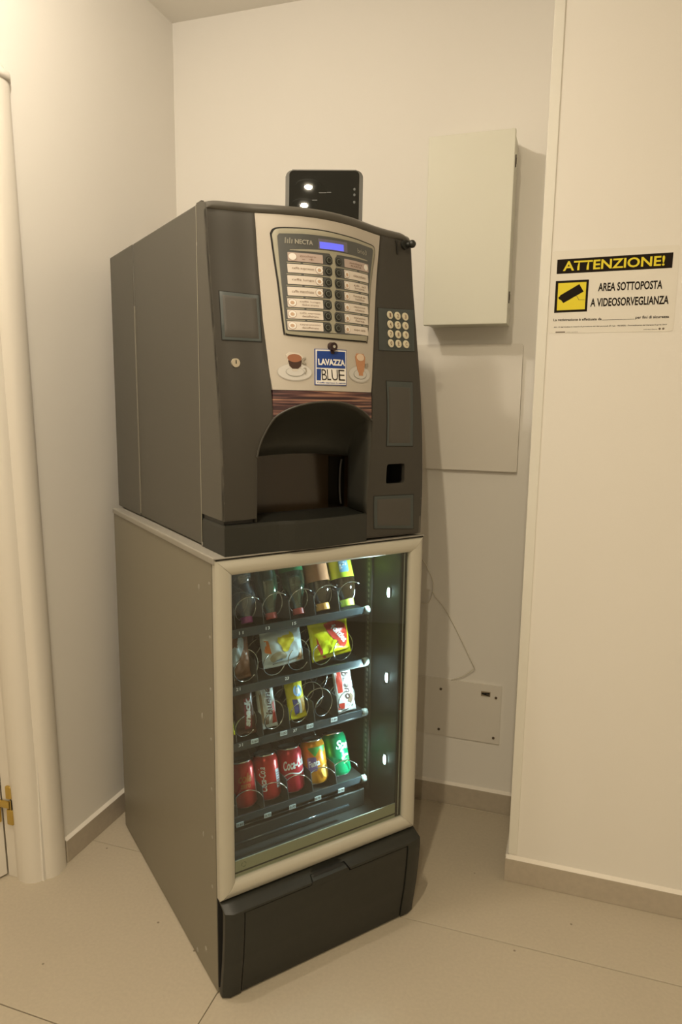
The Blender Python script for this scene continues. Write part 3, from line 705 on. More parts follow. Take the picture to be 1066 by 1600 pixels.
# bags and bars: pillow-shaped packets
def packet(u, v, z, w, h, d, tilt, label, cat, m, name='snack_bag', rot=0, crimp=.010, seed=1, crv=1.0):
    """origin = bottom middle of the packet; front towards the glass"""
    e = lean(u, v, z, tilt, name, label, cat, None, rot)
    rnd = random.Random(seed); NX, NZ = 22, 26; bm = bmesh.new(); ph = [rnd.uniform(0, 6) for _ in range(6)]
    def dep(s, t):
        if t * h < crimp or (1 - t) * h < crimp: return .0010 + .0006 * math.sin(s * 90)
        tt = (t * h - crimp) / (h - 2 * crimp)
        base = max(0, (1 - abs(2 * s - 1) ** 2.6)) ** .6 * max(0, (1 - abs(2 * tt - 1) ** 3.2)) ** .7
        wr = 1 + .10 * math.sin(9 * s + ph[0] + 5 * t) * math.sin(7 * t + ph[1]) + .05 * math.sin(23 * s + ph[2]) * math.cos(19 * t + ph[3])
        return .0008 + d * .5 * base * wr
    def edge(s, t):
        shr = 1 - .05 * math.sin(math.pi * t) * crv + .008 * math.sin(14 * t + ph[4])
        return (s - .5) * w * shr, t * h + .003 * math.sin(5 * s + ph[5]) * (1 if t > .5 else -.4)
    grids = []
    for sgn in (-1, 1):
        g_ = []
        for i in range(NX + 1):
            row = []
            for j in range(NZ + 1):
                s, t = i / NX, j / NZ; x, zz = edge(s, t); row.append(bm.verts.new((x, sgn * dep(s, t), zz)))
            g_.append(row)
        for i in range(NX):
            for j in range(NZ): bm.faces.new((g_[i][j], g_[i + 1][j], g_[i + 1][j + 1], g_[i][j + 1]))
        grids.append(g_)
    A, B = grids
    for j in range(NZ):
        bm.faces.new((A[0][j], A[0][j + 1], B[0][j + 1], B[0][j])); bm.faces.new((A[NX][j], B[NX][j], B[NX][j + 1], A[NX][j + 1]))
    for i in range(NX):
        bm.faces.new((A[i][0], B[i][0], B[i + 1][0], A[i + 1][0])); bm.faces.new((A[i][NZ], A[i + 1][NZ], B[i + 1][NZ], B[i][NZ]))
    obj('wrapper', bm, m, e, True)
    def drape(poly_or_bm, mm, nm, off=.0005):
        if isinstance(poly_or_bm, list):
            b2 = bmesh.new(); b2.faces.new([b2.verts.new((x, 0, zz)) for x, zz in poly_or_bm]); b2.faces.ensure_lookup_table()
        else: b2 = poly_or_bm
        for axis in (0, 2):
            cs = [v_.co[axis] for v_ in b2.verts]; k = min(cs) + .004
            while k < max(cs):
                c = [0, 0, 0]; c[axis] = k; n_ = [0, 0, 0]; n_[axis] = 1
                bmesh.ops.bisect_plane(b2, geom=b2.verts[:] + b2.edges[:] + b2.faces[:], dist=1e-6, plane_co=c, plane_no=n_); k += .004
        for v_ in b2.verts:
            t = min(max(v_.co.z / h, 0.01), .99); s = min(max(v_.co.x / (w * .95) + .5, 0.01), .99)
            v_.co.y = -dep(s, t) - off
        return obj(nm, b2, mm, e, False)
    return e, drape
# row 2
M_pkw = mat('packet_white', (.62, .68, .70), .3); M_pkl = mat('packet_brown', (.24, .10, .05), .3, noise=.3, nscale=45)
e, dr = packet(.118, .150, .686, .060, .115, .030, .22, 'brown and white snack bag at the left end of the second tray', 'snack', M_pkl, seed=3)
dr([(-.028, .05), (-.015, .03), (.012, .075), (.015, .095), (.006, .105), (-.006, .085), (-.024, .07)], M_pkw, 'white_swash')
dr([(-.028, .085), (-.008, .095), (-.010, .108), (-.028, .108)], M_orf, 'orange_patch')
e, dr = packet(.236, .150, .700, .112, .094, .034, .20, 'white crisps packet with a yellow crisp picture on the second tray', 'snack', M_pkw, rot=-.04, seed=5, crv=.4)
dr(smooth_poly([(-.018, .062), (-.010, .078), (.010, .082), (.026, .076), (.028, .060), (.016, .046), (.008, .034), (-.004, .036), (-.008, .050), (-.018, .062)][:-1], 3), mat('print_crisp', (.78, .62, .02), .4, noise=.2, nscale=60), 'crisp_picture', .0012)
dr([(-.050, .040), (-.036, .036), (-.040, .068), (-.052, .070)], M_orf, 'orange_patch', .001)
dr(ell(-.018, .024, .022, .014, 16), mat('print_tan', (.42, .36, .24), .4), 'tan_patch', .001)
dr([(-.030, .006), (-.008, .009), (-.006, .020), (-.020, .017), (-.032, .012)], mat('print_slate', (.15, .19, .24), .4), 'dark_patch', .0012)
dr([(.036, .004), (.050, .004), (.052, .028), (.044, .034)], mat('print_caramel', (.45, .24, .11), .4), 'brown_corner', .0012)
M_pky = mat('packet_yellow', (.72, .66, .01), .28, noise=.08, nscale=20)
e, dr = packet(.374, .148, .694, .116, .092, .036, .20, 'yellow snack bag with a red badge and slanting white lettering', 'snack', M_pky, rot=-.06, seed=8, crv=.6)
dr(smooth_poly([(-.012, .088), (.020, .090), (.046, .078), (.048, .050), (.042, .026), (.026, .020), (.012, .036), (-.004, .056), (-.012, .072)], 3), mat('print_red', (.55, .05, .03), .35), 'red_badge', .0008)
bm = fit_text('fonzies', -.004, .050, .049, .068, .025, .2, rot=-.95); dr(bm, M_pw, 'lettering', .0016)
dr([(-.044, .062), (-.036, .036), (-.026, .012), (-.016, .004), (-.022, .002), (-.034, .010), (-.044, .034)], mat('print_red', (.55, .05, .03), .35), 'red_edge', .0008)
dr(smooth_poly([(-.030, .014), (-.014, .010), (.004, .022), (.010, .042), (.000, .046), (-.008, .034), (-.016, .050), (-.032, .044)], 3), mat('print_bright_yellow', (.78, .85, .02), .3), 'crisp_picture', .0010)
# row 3
M_brn = mat('wrapper_brown', (.10, .035, .02), .3, noise=.2, nscale=40)
e, dr = packet(.068, .134, .56, .058, .09, .018, .2, 'yellow wrapped snack half hidden behind the left door rail', 'snack', M_pky, 'snack_bar', seed=9)
e, dr = packet(.136, .150, .543, .052, .112, .018, .30, 'dark brown wafer bar with upright white lettering on the third tray', 'snack', M_brn, 'snack_bar', seed=11)
dr([(-.006, .012), (.012, .014), (.014, .085), (-.002, .085)], mat('print_wine', (.30, .03, .04), .35), 'red_band', .0006)
bm = fit_text('snack', -.034, .034, .040, .056, .05, .2, rot=1.45)
for v_ in bm.verts: v_.co.x += .004; v_.co.z += .004
dr(bm, M_pw, 'lettering', .0014)
M_bue = mat('wrapper_bueno_white', (.66, .66, .62), .3, noise=.06, nscale=30)
def bueno(u, z, w, h, tilt, lab, flip):
    e, dr = packet(u, .150, z, w, h, .020, tilt, lab, 'snack', M_bue, 'snack_bar', seed=13 + flip, crv=.3)
    redm = mat('print_red', (.55, .05, .03), .35)
    if flip:
        dr([(-w * .46, h * .42), (-w * .16, h * .42), (-w * .12, h * .93), (-w * .46, h * .93)], redm, 'red_band', .0007)
        dr([(-w * .46, h * .07), (-w * .12, h * .07), (-w * .14, h * .20), (-w * .46, h * .20)], redm, 'red_band', .0007)
    else:
        dr([(w * .20, h * .08), (w * .46, h * .08), (w * .46, h * .60), (w * .24, h * .48)], redm, 'red_band', .0007)
        dr([(-w * .46, h * .1), (-w * .26, h * .1), (-w * .30, h * .9), (-w * .46, h * .9)], mat('print_tan2', (.33, .22, .12), .4), 'tan_band', .0006)
        dr([(-w * .2, h * .08), (0, h * .08), (-w * .02, h * .26), (-w * .22, h * .22)], M_inkb, 'chocolate_picture', .0010)
    dr([(w * .02, h * .22), (w * .22, h * .16), (w * .40, h * .30), (w * .20, h * .40)] if flip else [(w * .0, h * .82), (w * .2, h * .72), (w * .34, h * .9), (w * .1, h * .96)], M_inkb, 'chocolate_picture', .0010)
    bm = fit_text('bueno', -h * .29, h * .29, -w * .18, w * .18, .015, .25, rot=math.pi / 2 if not flip else -math.pi / 2 * 1.0)
    for v_ in bm.verts: v_.co.x += w * (.10 if flip else .02); v_.co.z += h * .56
    dr(bm, mat('print_cocoa', (.09, .035, .03), .4), 'lettering', .0016)
bueno(.195, .545, .048, .118, .30, 'white and brown wrapped bar with upright dark lettering, left of the yellow biscuit pack', 0)
bueno(.424, .534, .056, .122, .32, 'white and red wrapped bar at the right end of the third tray', 1)
M_bis = mat('wrapper_yellow', (.78, .66, .02), .3, noise=.06, nscale=30)
e, dr = packet(.277, .150, .550, .050, .106, .026, .26, 'yellow biscuit pack with a round blue emblem on the third tray', 'snack', M_bis, 'biscuit_pack', rot=-.05, seed=21)
dr(ell(.004, .070, .013, .014, 20), mat('print_skyblue', (.30, .52, .85), .35), 'blue_emblem', .0008)
dr(ell(.004, .070, .006, .008, 12), M_pw, 'emblem_centre', .0013)
dr([(-.014, .052), (-.002, .050), (.004, .012), (-.006, .008), (-.012, .02)], mat('print_violet', (.10, .10, .32), .35), 'violet_band', .0008)
dr([(.006, .050), (.020, .052), (.022, .018), (.012, .008)], mat('print_biscuit', (.50, .28, .05), .4), 'biscuit_picture', .0008)
dr([(-.001, .050), (.006, .050), (.011, .012), (.004, .012)], M_pw, 'white_stripe', .0010)

# ------------------------------------------------------------------ coffee machine
CM = empty('coffee_machine', (MX, MY, ZL), TH, 'tall dark grey hot drinks machine with silver selection panel, standing on the snack cabinet', 'vending machine')
PZ = [1.02, 1.15, 1.25, 1.37, 1.5, 1.62, 1.70, 1.74]; PV = [.005, .004, .009, .022, .043, .063, .073, .08]
BU = [-.1, .022, .07, .1, .12, .16, .21, .265, .33, .38, .42, .455, .5, .535, .7]; BV = [0, 0, .012, .02, .028, .045, .06, .065, .055, .037, .022, .012, .004, 0, 0]
def cub(x, xs, ys):
    if x <= xs[0]: return ys[0]
    if x >= xs[-1]: return ys[-1]
    i = max(k for k in range(len(xs) - 1) if xs[k] <= x); 
    def sl(k):
        if k <= 0 or k >= len(xs) - 1: return 0
        return (ys[k + 1] - ys[k - 1]) / (xs[k + 1] - xs[k - 1])
    h = xs[i + 1] - xs[i]; t = (x - xs[i]) / h
    return (2 * t ** 3 - 3 * t * t + 1) * ys[i] + (t ** 3 - 2 * t * t + t) * h * sl(i) + (-2 * t ** 3 + 3 * t * t) * ys[i + 1] + (t ** 3 - t * t) * h * sl(i + 1)
def fade(z):
    t = min(max((z - 1.06) / .32, 0), 1); return t * t * (3 - 2 * t)
def front(u, z): return cub(z, PZ, PV) - cub(u, BU, BV) * fade(z)
def frontz(u, zl): return front(u, zl + ZL)      # local z of the coffee machine
def P(poly): return [(u, z - ZL) for u, z in poly]
def cpanel(name, poly, off0, off1, m, parent=CM, holes=(), bev=0, du=.012, dz=.02, lab=None, smooth=True):
    o = uz_panel(name, P(poly), [P(h) for h in holes], frontz, off0, off1, m, parent, du, dz, bev, smooth)
    if lab: o['label'] = lab
    return o
def ctext(txt, u0, u1, z0, z1, m, off=-.004, bold=0, shear=0, rot=0, parent=CM, name='lettering', skew=0):
    bm = fit_text(txt, u0, u1, z0 - ZL, z1 - ZL, bold, shear, rot)
    for v in bm.verts: v.co.z += skew * (v.co.x - u0); v.co.y = off + frontz(v.co.x, v.co.z)
    return obj(name, bm, m, parent)
UL, UR = .022, .535
CT = 1.7365   # top of the housing
def cb(name, x0, x1, y0, y1, z0, z1, m, bev=0, parent=CM, seg=2): return box(name, x0, x1, y0, y1, z0 - ZL, z1 - ZL, m, parent, bev, seg)
# housing
cb('housing', UL + .003, UR - .003, .1305, .5835, ZL + .003, CT - .001, M_cof, .003)
cb('rear_housing', UL + .001, UR - .001, .586, .806, ZL + .002, CT - .001, M_cof, .004)
cb('side_seam', UL + .0002, UL + .004, .5825, .5857, ZL + .01, 1.58, mat('seam_light', (.20, .185, .15), .4), .0006)
bm = bmesh.new(); cyl(bm, (UL + .0015, .590, 1.045 - ZL), (UL + .004, .590, 1.045 - ZL), .003, seg=12); obj('screw', bm, M_seam, CM)
cb('door_seam', UL - .0004, UR - .002, .1290, .1304, ZL + .004, CT - .003, mat('seam_pale', (.36, .34, .27), .4))
cb('door_gap', UL + .0006, UR - .002, .1266, .1290, ZL + .004, CT - .003, M_seam)
for z0, z1 in ((ZL + .002, 1.032), (1.653, 1.660)): cb('door_hinge', UL - .0006, UL + .004, .1265, .1315, z0, z1, M_lid, .001)
# door body: side cheeks and rounded top following the bowed front
def cheek(u, sgn, zb, name):
    zs = [zb + (1.712 - zb) * k / 16 for k in range(17)]
    fr = [(front(u, z), z) for z in zs]
    topf = front(u, 1.712)
    arc = [(topf + .0022, 1.7185), (topf + .007, 1.7265), (topf + .015, 1.7315), (topf + .026, 1.7340), (.100, 1.7355), (.1265, 1.7355)]
    prof = fr + arc + [(.1265, zb)]
    bm = bmesh.new(); a = [bm.verts.new((u, v, z - ZL)) for v, z in prof]; b = [bm.verts.new((u + sgn * .006, v, z - ZL)) for v, z in prof]
    bm.faces.new(a); bm.faces.new(b[::-1]); n = len(a)
    for i in range(n): bm.faces.new((a[i], a[(i + 1) % n], b[(i + 1) % n], b[i]))
    return obj(name, bm, M_cof, CM)
cheek(UL, 1, 1.0955, 'door_cheek'); cheek(UR, -1, 1.0265, 'door_cheek')
# top cap
bm = bmesh.new(); rows = []
NU = 60
for k in range(NU + 1):
    u = UL + .0012 + (UR - UL - .0024) * k / NU; f0 = front(u, 1.712)
    edge_drop = .010 * max(0, (u - .50) / .035) ** 2 + .0050 * max(0, (.050 - u) / .027) ** 2
    pr = [(f0 + .004, 1.714), (f0 + .0002, 1.7165), (f0 - .0018, 1.722), (f0 - .0005, 1.728), (f0 + .005, 1.733), (f0 + .014, 1.7352), (f0 + .030, 1.7364), (.1265, 1.7364), (.1265, 1.730), (f0 + .03, 1.714)]
    rows.append([bm.verts.new((u, v, z - edge_drop * (1 if z > 1.72 else 0) - ZL)) for v, z in pr])
for i in range(NU):
    for j in range(len(pr)): bm.faces.new((rows[i][j], rows[i][(j + 1) % len(pr)], rows[i + 1][(j + 1) % len(pr)], rows[i + 1][j]))
bm.faces.new(rows[0]); bm.faces.new(rows[-1][::-1])
o = obj('door_top_cap', bm, mat('cap_grey_gloss', (.085, .078, .065), .38), CM, True); md = o.modifiers.new('es', 'EDGE_SPLIT'); md.split_angle = math.radians(50)

arch = smooth_poly([(.093, 1.2235), (.0975, 1.246), (.1085, 1.273), (.1255, 1.302), (.144, 1.317), (.170, 1.329), (.201, 1.3365), (.238, 1.3395), (.273, 1.3375), (.311, 1.3285), (.340, 1.3155), (.3635, 1.2995)], 4)
archL = [p for p in arch if p[0] <= .1256]
archR = [p for p in arch if p[0] >= .1254]
# left pillar
cpanel('door_pillar_left', [(UL, 1.0955), (.0945, 1.0965)] + archL + [(.1245, 1.330), (.121, 1.399), (.116, 1.502), (.115, 1.604), (.1148, 1.7155), (UL, 1.7155)], 0, .012, M_pill, bev=.002,
       holes=[], lab='left door pillar')
bpy.data.objects['door_pillar_left'].name = 'door_pillar'
# right pillar with coin return hole
ret = rrect(.4235, .4795, 1.1525, 1.1985, .006)
o = cpanel('door_pillar', [(.3745, 1.0275), (UR, 1.0265), (UR, 1.7155), (.4365, 1.7155), (.404, 1.565), (.3645, 1.366), (.3655, 1.2935), (.3685, 1.204), (.3730, 1.112)], 0, .012, M_pill, holes=[ret], bev=.002)
cb('coin_return_back', .410, .490, .075, .090, 1.140, 1.210, M_black)
# silver panel, wood strip
sil = [(.1262, 1.3625), (.361, 1.3610), (.4015, 1.565), (.4335, 1.7140), (.1162, 1.7150), (.1165, 1.604), (.1175, 1.502), (.1222, 1.399)]
cpanel('silver_panel', sil, .0008, .010, M_silver, dz=.03)
def wood_mat():
    m = mat('wood_print', (.3, .15, .1), .5); nt = m.node_tree; b = nt.nodes['Principled BSDF']; tc = nt.nodes.new('ShaderNodeTexCoord')
    mp_ = nt.nodes.new('ShaderNodeMapping'); mp_.inputs['Scale'].default_value = (4.5, 4, 130)
    n = nt.nodes.new('ShaderNodeTexNoise'); n.inputs['Scale'].default_value = 1.3; n.inputs['Detail'].default_value = 5; n.inputs['Distortion'].default_value = .5
    nt.links.new(tc.outputs['Object'], mp_.inputs[0]); nt.links.new(mp_.outputs[0], n.inputs['Vector'])
    r = nt.nodes.new('ShaderNodeValToRGB'); e_ = r.color_ramp.elements
    e_[0].position = .40; e_[0].color = (.030, .012, .016, 1); e_[1].position = .64; e_[1].color = (.42, .23, .14, 1)
    x = r.color_ramp.elements.new(.47); x.color = (.075, .030, .032, 1); x = r.color_ramp.elements.new(.56); x.color = (.21, .10, .08, 1)
    nt.links.new(n.outputs['Fac'], r.inputs[0]); nt.links.new(r.outputs[0], b.inputs['Base Color']); return m
cpanel('wood_print_strip', [p for p in archR] + [(.3615, 1.3600), (.1262, 1.3615), (.1256, 1.330)], .0008, .010, wood_mat(), dz=.03)
# selection panel: dark outline, khaki bezel, slate field
def arcz(u, base, rise): return base + rise * (1 - ((u - .275) / .13) ** 2)
def selpoly(ins):
    return smooth_poly([(.1415 + ins, 1.676 - ins), (.146 + ins, 1.6845 - ins), (.156 + ins * .6, 1.6885 - ins), (.182, 1.6905 - ins), (.237, 1.6920 - ins), (.308, 1.6905 - ins), (.379, 1.6880 - ins), (.403 - ins * .6, 1.6860 - ins), (.4095 - ins, 1.6800 - ins), (.4092 - ins, 1.668)], 3) + \
        smooth_poly([(.3868 - ins, 1.598), (.3605 - ins, 1.478 + ins), (.355 - ins, 1.4700 + ins), (.345, 1.4685 + ins), (.288, 1.4678 + ins), (.210, 1.4693 + ins), (.167, 1.4718 + ins), (.1565 + ins * .6, 1.4745 + ins), (.1530 + ins, 1.483 + ins * .5), (.149 + ins, 1.579)], 3)[0:]
cpanel('selection_outline', selpoly(0), -.0012, .0008, M_seam, du=.02)
cpanel('selection_bezel', selpoly(.0028), -.0030, .0005, M_bezk, du=.02, bev=.0008)
inner = [(.1535, 1.6705), (.157, 1.6760), (.203, 1.6785), (.278, 1.6795), (.350, 1.6795), (.397, 1.6780), (.4005, 1.6740), (.380, 1.598), (.3575, 1.4845), (.3530, 1.4830), (.290, 1.4805), (.215, 1.4800), (.1615, 1.4815), (.1580, 1.4840)]
cpanel('selection_field', inner, -.0036, -.0002, M_inner, du=.02)
# khaki centre column and arc under the header
cpanel('khaki_arc', smooth_poly([(.176, 1.6455), (.215, 1.6485), (.260, 1.6505), (.300, 1.6508), (.340, 1.6500), (.377, 1.6485)], 4) + smooth_poly([(.377, 1.6465), (.340, 1.6462), (.300, 1.6455), (.260, 1.6445), (.215, 1.6440), (.176, 1.6440)], 4), -.0040, -.003, M_bezk, du=.02)
rowz = [1.6310 - .02315 * k for k in range(7)]
cc = []
for k, z in enumerate(rowz):
    cu = .2722 - (1.631 - z) * .105
    cc.append((z, cu))
left = []; right = []
for k, (z, cu) in enumerate(cc):
    left += [(cu - .0085, z + .0115), (cu - .0035, z + .006), (cu - .0030, z), (cu - .0035, z - .006)]
    right += [(cu + .0085, z + .0115), (cu + .0035, z + .006), (cu + .0030, z), (cu + .0035, z - .006)]
cpanel('khaki_column', [(left[0][0], 1.6460)] + left + [(cc[-1][1] - .0095, 1.4815), (cc[-1][1] + .0095, 1.4815)] + right[::-1] + [(right[0][0], 1.6460)], -.0041, -.003, M_bezk, du=.02)
LB = [['zucchero', '- +'], ['caffè espresso'], ['caffè lungo'], ['caffè macchiato'], ['caffè lungo', 'dolce aroma'], ['caffè espresso', 'decaffeinato'], ['cappuccino', 'decaffeinato']]
RB = [['zucchero', 'extra'], ['cioccolata'], ['tè al', 'limone'], ['latte', 'macchiato'], ['cappuccino', 'ciocco'], ['mocaccino', 'forte'], ['acqua calda']]
for k, z in enumerate(rowz):
    cu = cc[k][1]; sh = -.0018 * k * 1.0
    ul0, ul1 = .1712 + sh * .95, .2450 - .0018 * k; ur0, ur1 = .3010 - .0021 * k, .3780 - .0030 * k
    zl0, zl1 = z - .0087, z + .0087
    # thin khaki separators between rows
    if k:
        zz = z + .0116
        cpanel('separator', [(.1705 + sh, zz - .0009), (cu - .006, zz - .0009), (cu - .006, zz + .0009), (.1705 + sh, zz + .0009)], -.0040, -.003, M_bezk, du=.03)
        cpanel('separator', [(cu + .006, zz - .0009), (ur1 + .001, zz - .0009), (ur1 + .001, zz + .0009), (cu + .006, zz + .0009)], -.0040, -.003, M_bezk, du=.03)
    mm = M_labelp if k == 0 else M_label
    l1 = cpanel('selection_label', rrect(ul0, ul1, zl0, zl1, .0006, 1), -.0046, -.003, mm, du=.03)
    l2 = cpanel('selection_label', rrect(ur0, ur1, zl0, zl1, .0006, 1), -.0046, -.003, mm, du=.03)
    def lines(par, ts, a, b):
        if len(ts) == 1: ctext(ts[0], a, b, z - .0026, z + .0030, M_inkb, -.0049, .0, parent=CM)
        else:
            ctext(ts[0], a, b, z + .0008, z + .0050, M_inkb, -.0049, .0); ctext(ts[1], a + .004, b - .004, z - .0052, z - .0010, M_inkb, -.0049, .0)
    # printed cup pictures at one end of each label
    wl = ul1 - ul0
    if k in (1, 2, 3): cx = ul1 - .008; lines(l1, LB[k], ul0 + .008, ul1 - .020)
    else: cx = ul0 + .009; lines(l1, LB[k], ul0 + .024, ul1 - (.016 if k == 0 else .006))
    cpanel('cup_print', ell(cx, z, .0088, .0078, 18), -.0048, -.0047, mat('cup_ring_print', (.46, .34, .27), .5), du=.03)
    cpanel('cup_print', ell(cx, z + .0004, .0076, .0068, 18), -.0050, -.0049, M_white, du=.03)
    if k: cpanel('coffee_print', ell(cx, z, .0042, .0036, 14), -.0052, -.0051, mat('cup_coffee_print', (.55, .38, .26), .5), du=.03)
    cx = ur1 - .009 if k == 0 else ur0 + .007
    if k == 0: lines(l2, RB[k], ur0 + .014, ur1 - .022)
    else: lines(l2, RB[k], ur0 + .026, ur1 - .010)
    cpanel('cup_print', ell(cx, z, .0078, .0078, 18), -.0048, -.0047, mat('cup_ring_print', (.46, .34, .27), .5), du=.03)
    cpanel('cup_print', ell(cx, z + .0004, .0068, .0068, 18), -.0050, -.0049, M_white, du=.03)
    if k: cpanel('coffee_print', ell(cx, z - .001, .0036, .0040, 14), -.0052, -.0051, mat('cup_coffee_print', (.55, .38, .26), .5), du=.03)
    # push buttons
    for s in (-1, 1):
        ub = cu + s * .0128
        b0 = cpanel('button', ell(ub, z, .0078, .0078, 20), -.0052, -.003, M_dark, du=.03)
        cpanel('button_ring', ell(ub, z, .0056, .0056, 18), -.0057, -.0052, mat('button_ring', (.16, .17, .15), .4), du=.03, parent=CM)
        cpanel('button_dimple', ell(ub, z, .0044, .0044, 16), -.0061, -.0057, M_dark, du=.03, parent=CM)
# display and names in the header
cpanel('display_window', [(.2375, 1.6515), (.3115, 1.6535), (.3115, 1.6745), (.2375, 1.6725)], -.0044, -.003, mat('lcd_surround', (.16, .15, .19), .3), du=.03)
cpanel('display', [(.2395, 1.6528), (.3005, 1.6545), (.3005, 1.6680), (.2395, 1.6665)], -.0048, -.004, mat('lcd_glow', (.05, .05, .2), .4, emit=(.14, .15, .85), estr=.95), du=.03, lab='lit violet-blue display')
ctext('NECTA', .1868, .2245, 1.6575, 1.6670, mat('print_grey', (.40, .38, .32), .5), -.0042, .02)
for k in range(4): cpanel('logo_mark', [(.1665 + k * .0042, 1.6572), (.1690 + k * .0042, 1.6572), (.1702 + k * .0042, 1.6688 - (k % 2) * .003), (.1677 + k * .0042, 1.6688 - (k % 2) * .003)], -.0042, -.004, mat('print_grey2', (.26, .25, .21), .5), du=.03)
ctext('brio3', .343, .3745, 1.6585, 1.6685, mat('print_grey', (.40, .38, .32), .5), -.0042, .0)
# brand plate with lock
lab0 = cpanel('logo_plate', [(.2085, 1.3735), (.2835, 1.3735), (.2905, 1.4485), (.2135, 1.4475)], -.0010, .0006, M_navy, du=.03)
cpanel('logo_plate_face', [(.2100, 1.3750), (.2822, 1.3750), (.2890, 1.4470), (.2150, 1.4462)], -.0014, -.001, M_white, du=.03)
cpanel('logo_blue_field', [(.2145, 1.4090), (.2830, 1.4090), (.2862, 1.4440), (.2178, 1.4434)], -.0017, -.0014, M_navy, du=.03)
cpanel('logo_blue_bar', [(.2125, 1.3832), (.2218, 1.3832), (.2240, 1.4068), (.2143, 1.4068)], -.0017, -.0014, M_navy, du=.03)
ctext('LAVAZZA', .2185, .2825, 1.4145, 1.4275, M_white, -.0020, .045)
for a_, b_, t_ in ((.2245, .2355, 'B'), (.2365, .2450, 'L'), (.2470, .2620, 'U'), (.2640, .2800, 'E')):
    ctext(t_, a_, b_, 1.3840, 1.4062, M_signk, -.0020, -.008 if t_ != 'L' else 0)
ctext('il caffè espresso in capsule', .2135, .281, 1.3765, 1.3802, M_navy, -.0020, .02)
bm = bmesh.new(); fz = frontz(.253, 1.452 - ZL)
cyl(bm, (.253, fz - .010, 1.453 - ZL), (.253, fz + .004, 1.453 - ZL), .0085, .0095, seg=24); kn = obj('panel_lock', bm, mat('lock_dark', (.03, .012, .012), .3), CM)
bm = bmesh.new(); cyl(bm, (.253, fz - .0108, 1.453 - ZL), (.253, fz - .0098, 1.453 - ZL), .0032, seg=16); obj('lock_core', bm, M_chrome, kn)
cpanel('lock_tongue', rrect(.2485, .2570, 1.4385, 1.450, .002, 2), -.0030, -.0018, mat('lock_dark', (.03, .012, .012), .3), du=.03)
# printed cups on the silver panel
MG = mat('saucer_print', (.58, .56, .53), .45); MG2 = mat('saucer_shade_print', (.30, .29, .26), .5); MG0 = mat('saucer_soft_print', (.44, .41, .37), .5)
for cu_ in (.1705, .3265): cpanel('saucer_shadow_print', ell(cu_, 1.3985, .0345, .0178, 28), -.0002, .0004, MG0, du=.03)
cpanel('saucer_print', ell(.1705, 1.3990, .0330, .0165, 28), -.0004, .0003, MG, du=.03)
cpanel('saucer_print', ell(.1705, 1.3990, .0185, .0095, 22), -.0007, .0003, MG2, du=.03)
cpanel('saucer_print', ell(.1705, 1.3995, .0172, .0086, 22), -.0010, .0003, MG, du=.03)
cpanel('espresso_cup_print', [(.1545, 1.4330), (.1570, 1.4180), (.1620, 1.4070), (.1650, 1.4040), (.1650, 1.4010), (.1745, 1.4010), (.1745, 1.4040), (.1800, 1.4070), (.1850, 1.4180), (.1875, 1.4300), (.1800, 1.4370), (.1620, 1.4390)], -.0013, .0003, mat('glass_print', (.60, .55, .48), .45), du=.03)
cpanel('espresso_print', [(.1575, 1.4220), (.1600, 1.4110), (.1650, 1.4055), (.1760, 1.4055), (.1820, 1.4110), (.1850, 1.4230)], -.0016, .0003, mat('espresso_dark', (.045, .018, .01), .4), du=.03)
cpanel('espresso_crema_print', ell(.1708, 1.4270, .0140, .0082, 20), -.0019, .0003, mat('crema_print', (.30, .12, .06), .4), du=.03)
cpanel('cup_handle_print', smooth_poly([(.1850, 1.4260), (.1920, 1.4290), (.1935, 1.4270), (.1880, 1.4215), (.1935, 1.4165), (.1900, 1.4150), (.1840, 1.4180)], 2), -.0016, .0003, mat('glass_shade_print', (.30, .27, .22), .45), du=.03)
cpanel('spoon_print', [(.1870, 1.4075), (.1925, 1.4085), (.1935, 1.4020), (.1900, 1.3950), (.1885, 1.3955), (.1915, 1.4015), (.1905, 1.4070)], -.0013, .0003, mat('glass_shade_print', (.30, .27, .22), .45), du=.03)
cpanel('saucer_print', ell(.3265, 1.3995, .0325, .0165, 28), -.0004, .0003, MG, du=.03)
cpanel('saucer_print', ell(.3265, 1.3985, .0200, .0105, 22), -.0007, .0003, MG2, du=.03)
cpanel('saucer_print', ell(.3265, 1.3990, .0185, .0095, 22), -.0010, .0003, MG, du=.03)
cpanel('latte_cup_print', [(.3150, 1.4360), (.3165, 1.4220), (.3185, 1.4060), (.3215, 1.4020), (.3215, 1.3960), (.3345, 1.3960), (.3345, 1.4020), (.3385, 1.4060), (.3430, 1.4220), (.3455, 1.4360), (.3400, 1.4430), (.3200, 1.4430)], -.0013, .0003, mat('latte_print', (.50, .24, .12), .45), du=.03)
cpanel('latte_foam_print', ell(.3300, 1.4350, .0115, .0078, 18), -.0016, .0003, mat('foam_print', (.72, .56, .42), .45), du=.03)
cpanel('cup_handle_print', smooth_poly([(.3445, 1.4220), (.3530, 1.4240), (.3545, 1.4215), (.3490, 1.4150), (.3430, 1.4120)], 2), -.0016, .0003, mat('glass_shade_print', (.30, .27, .22), .45), du=.03)

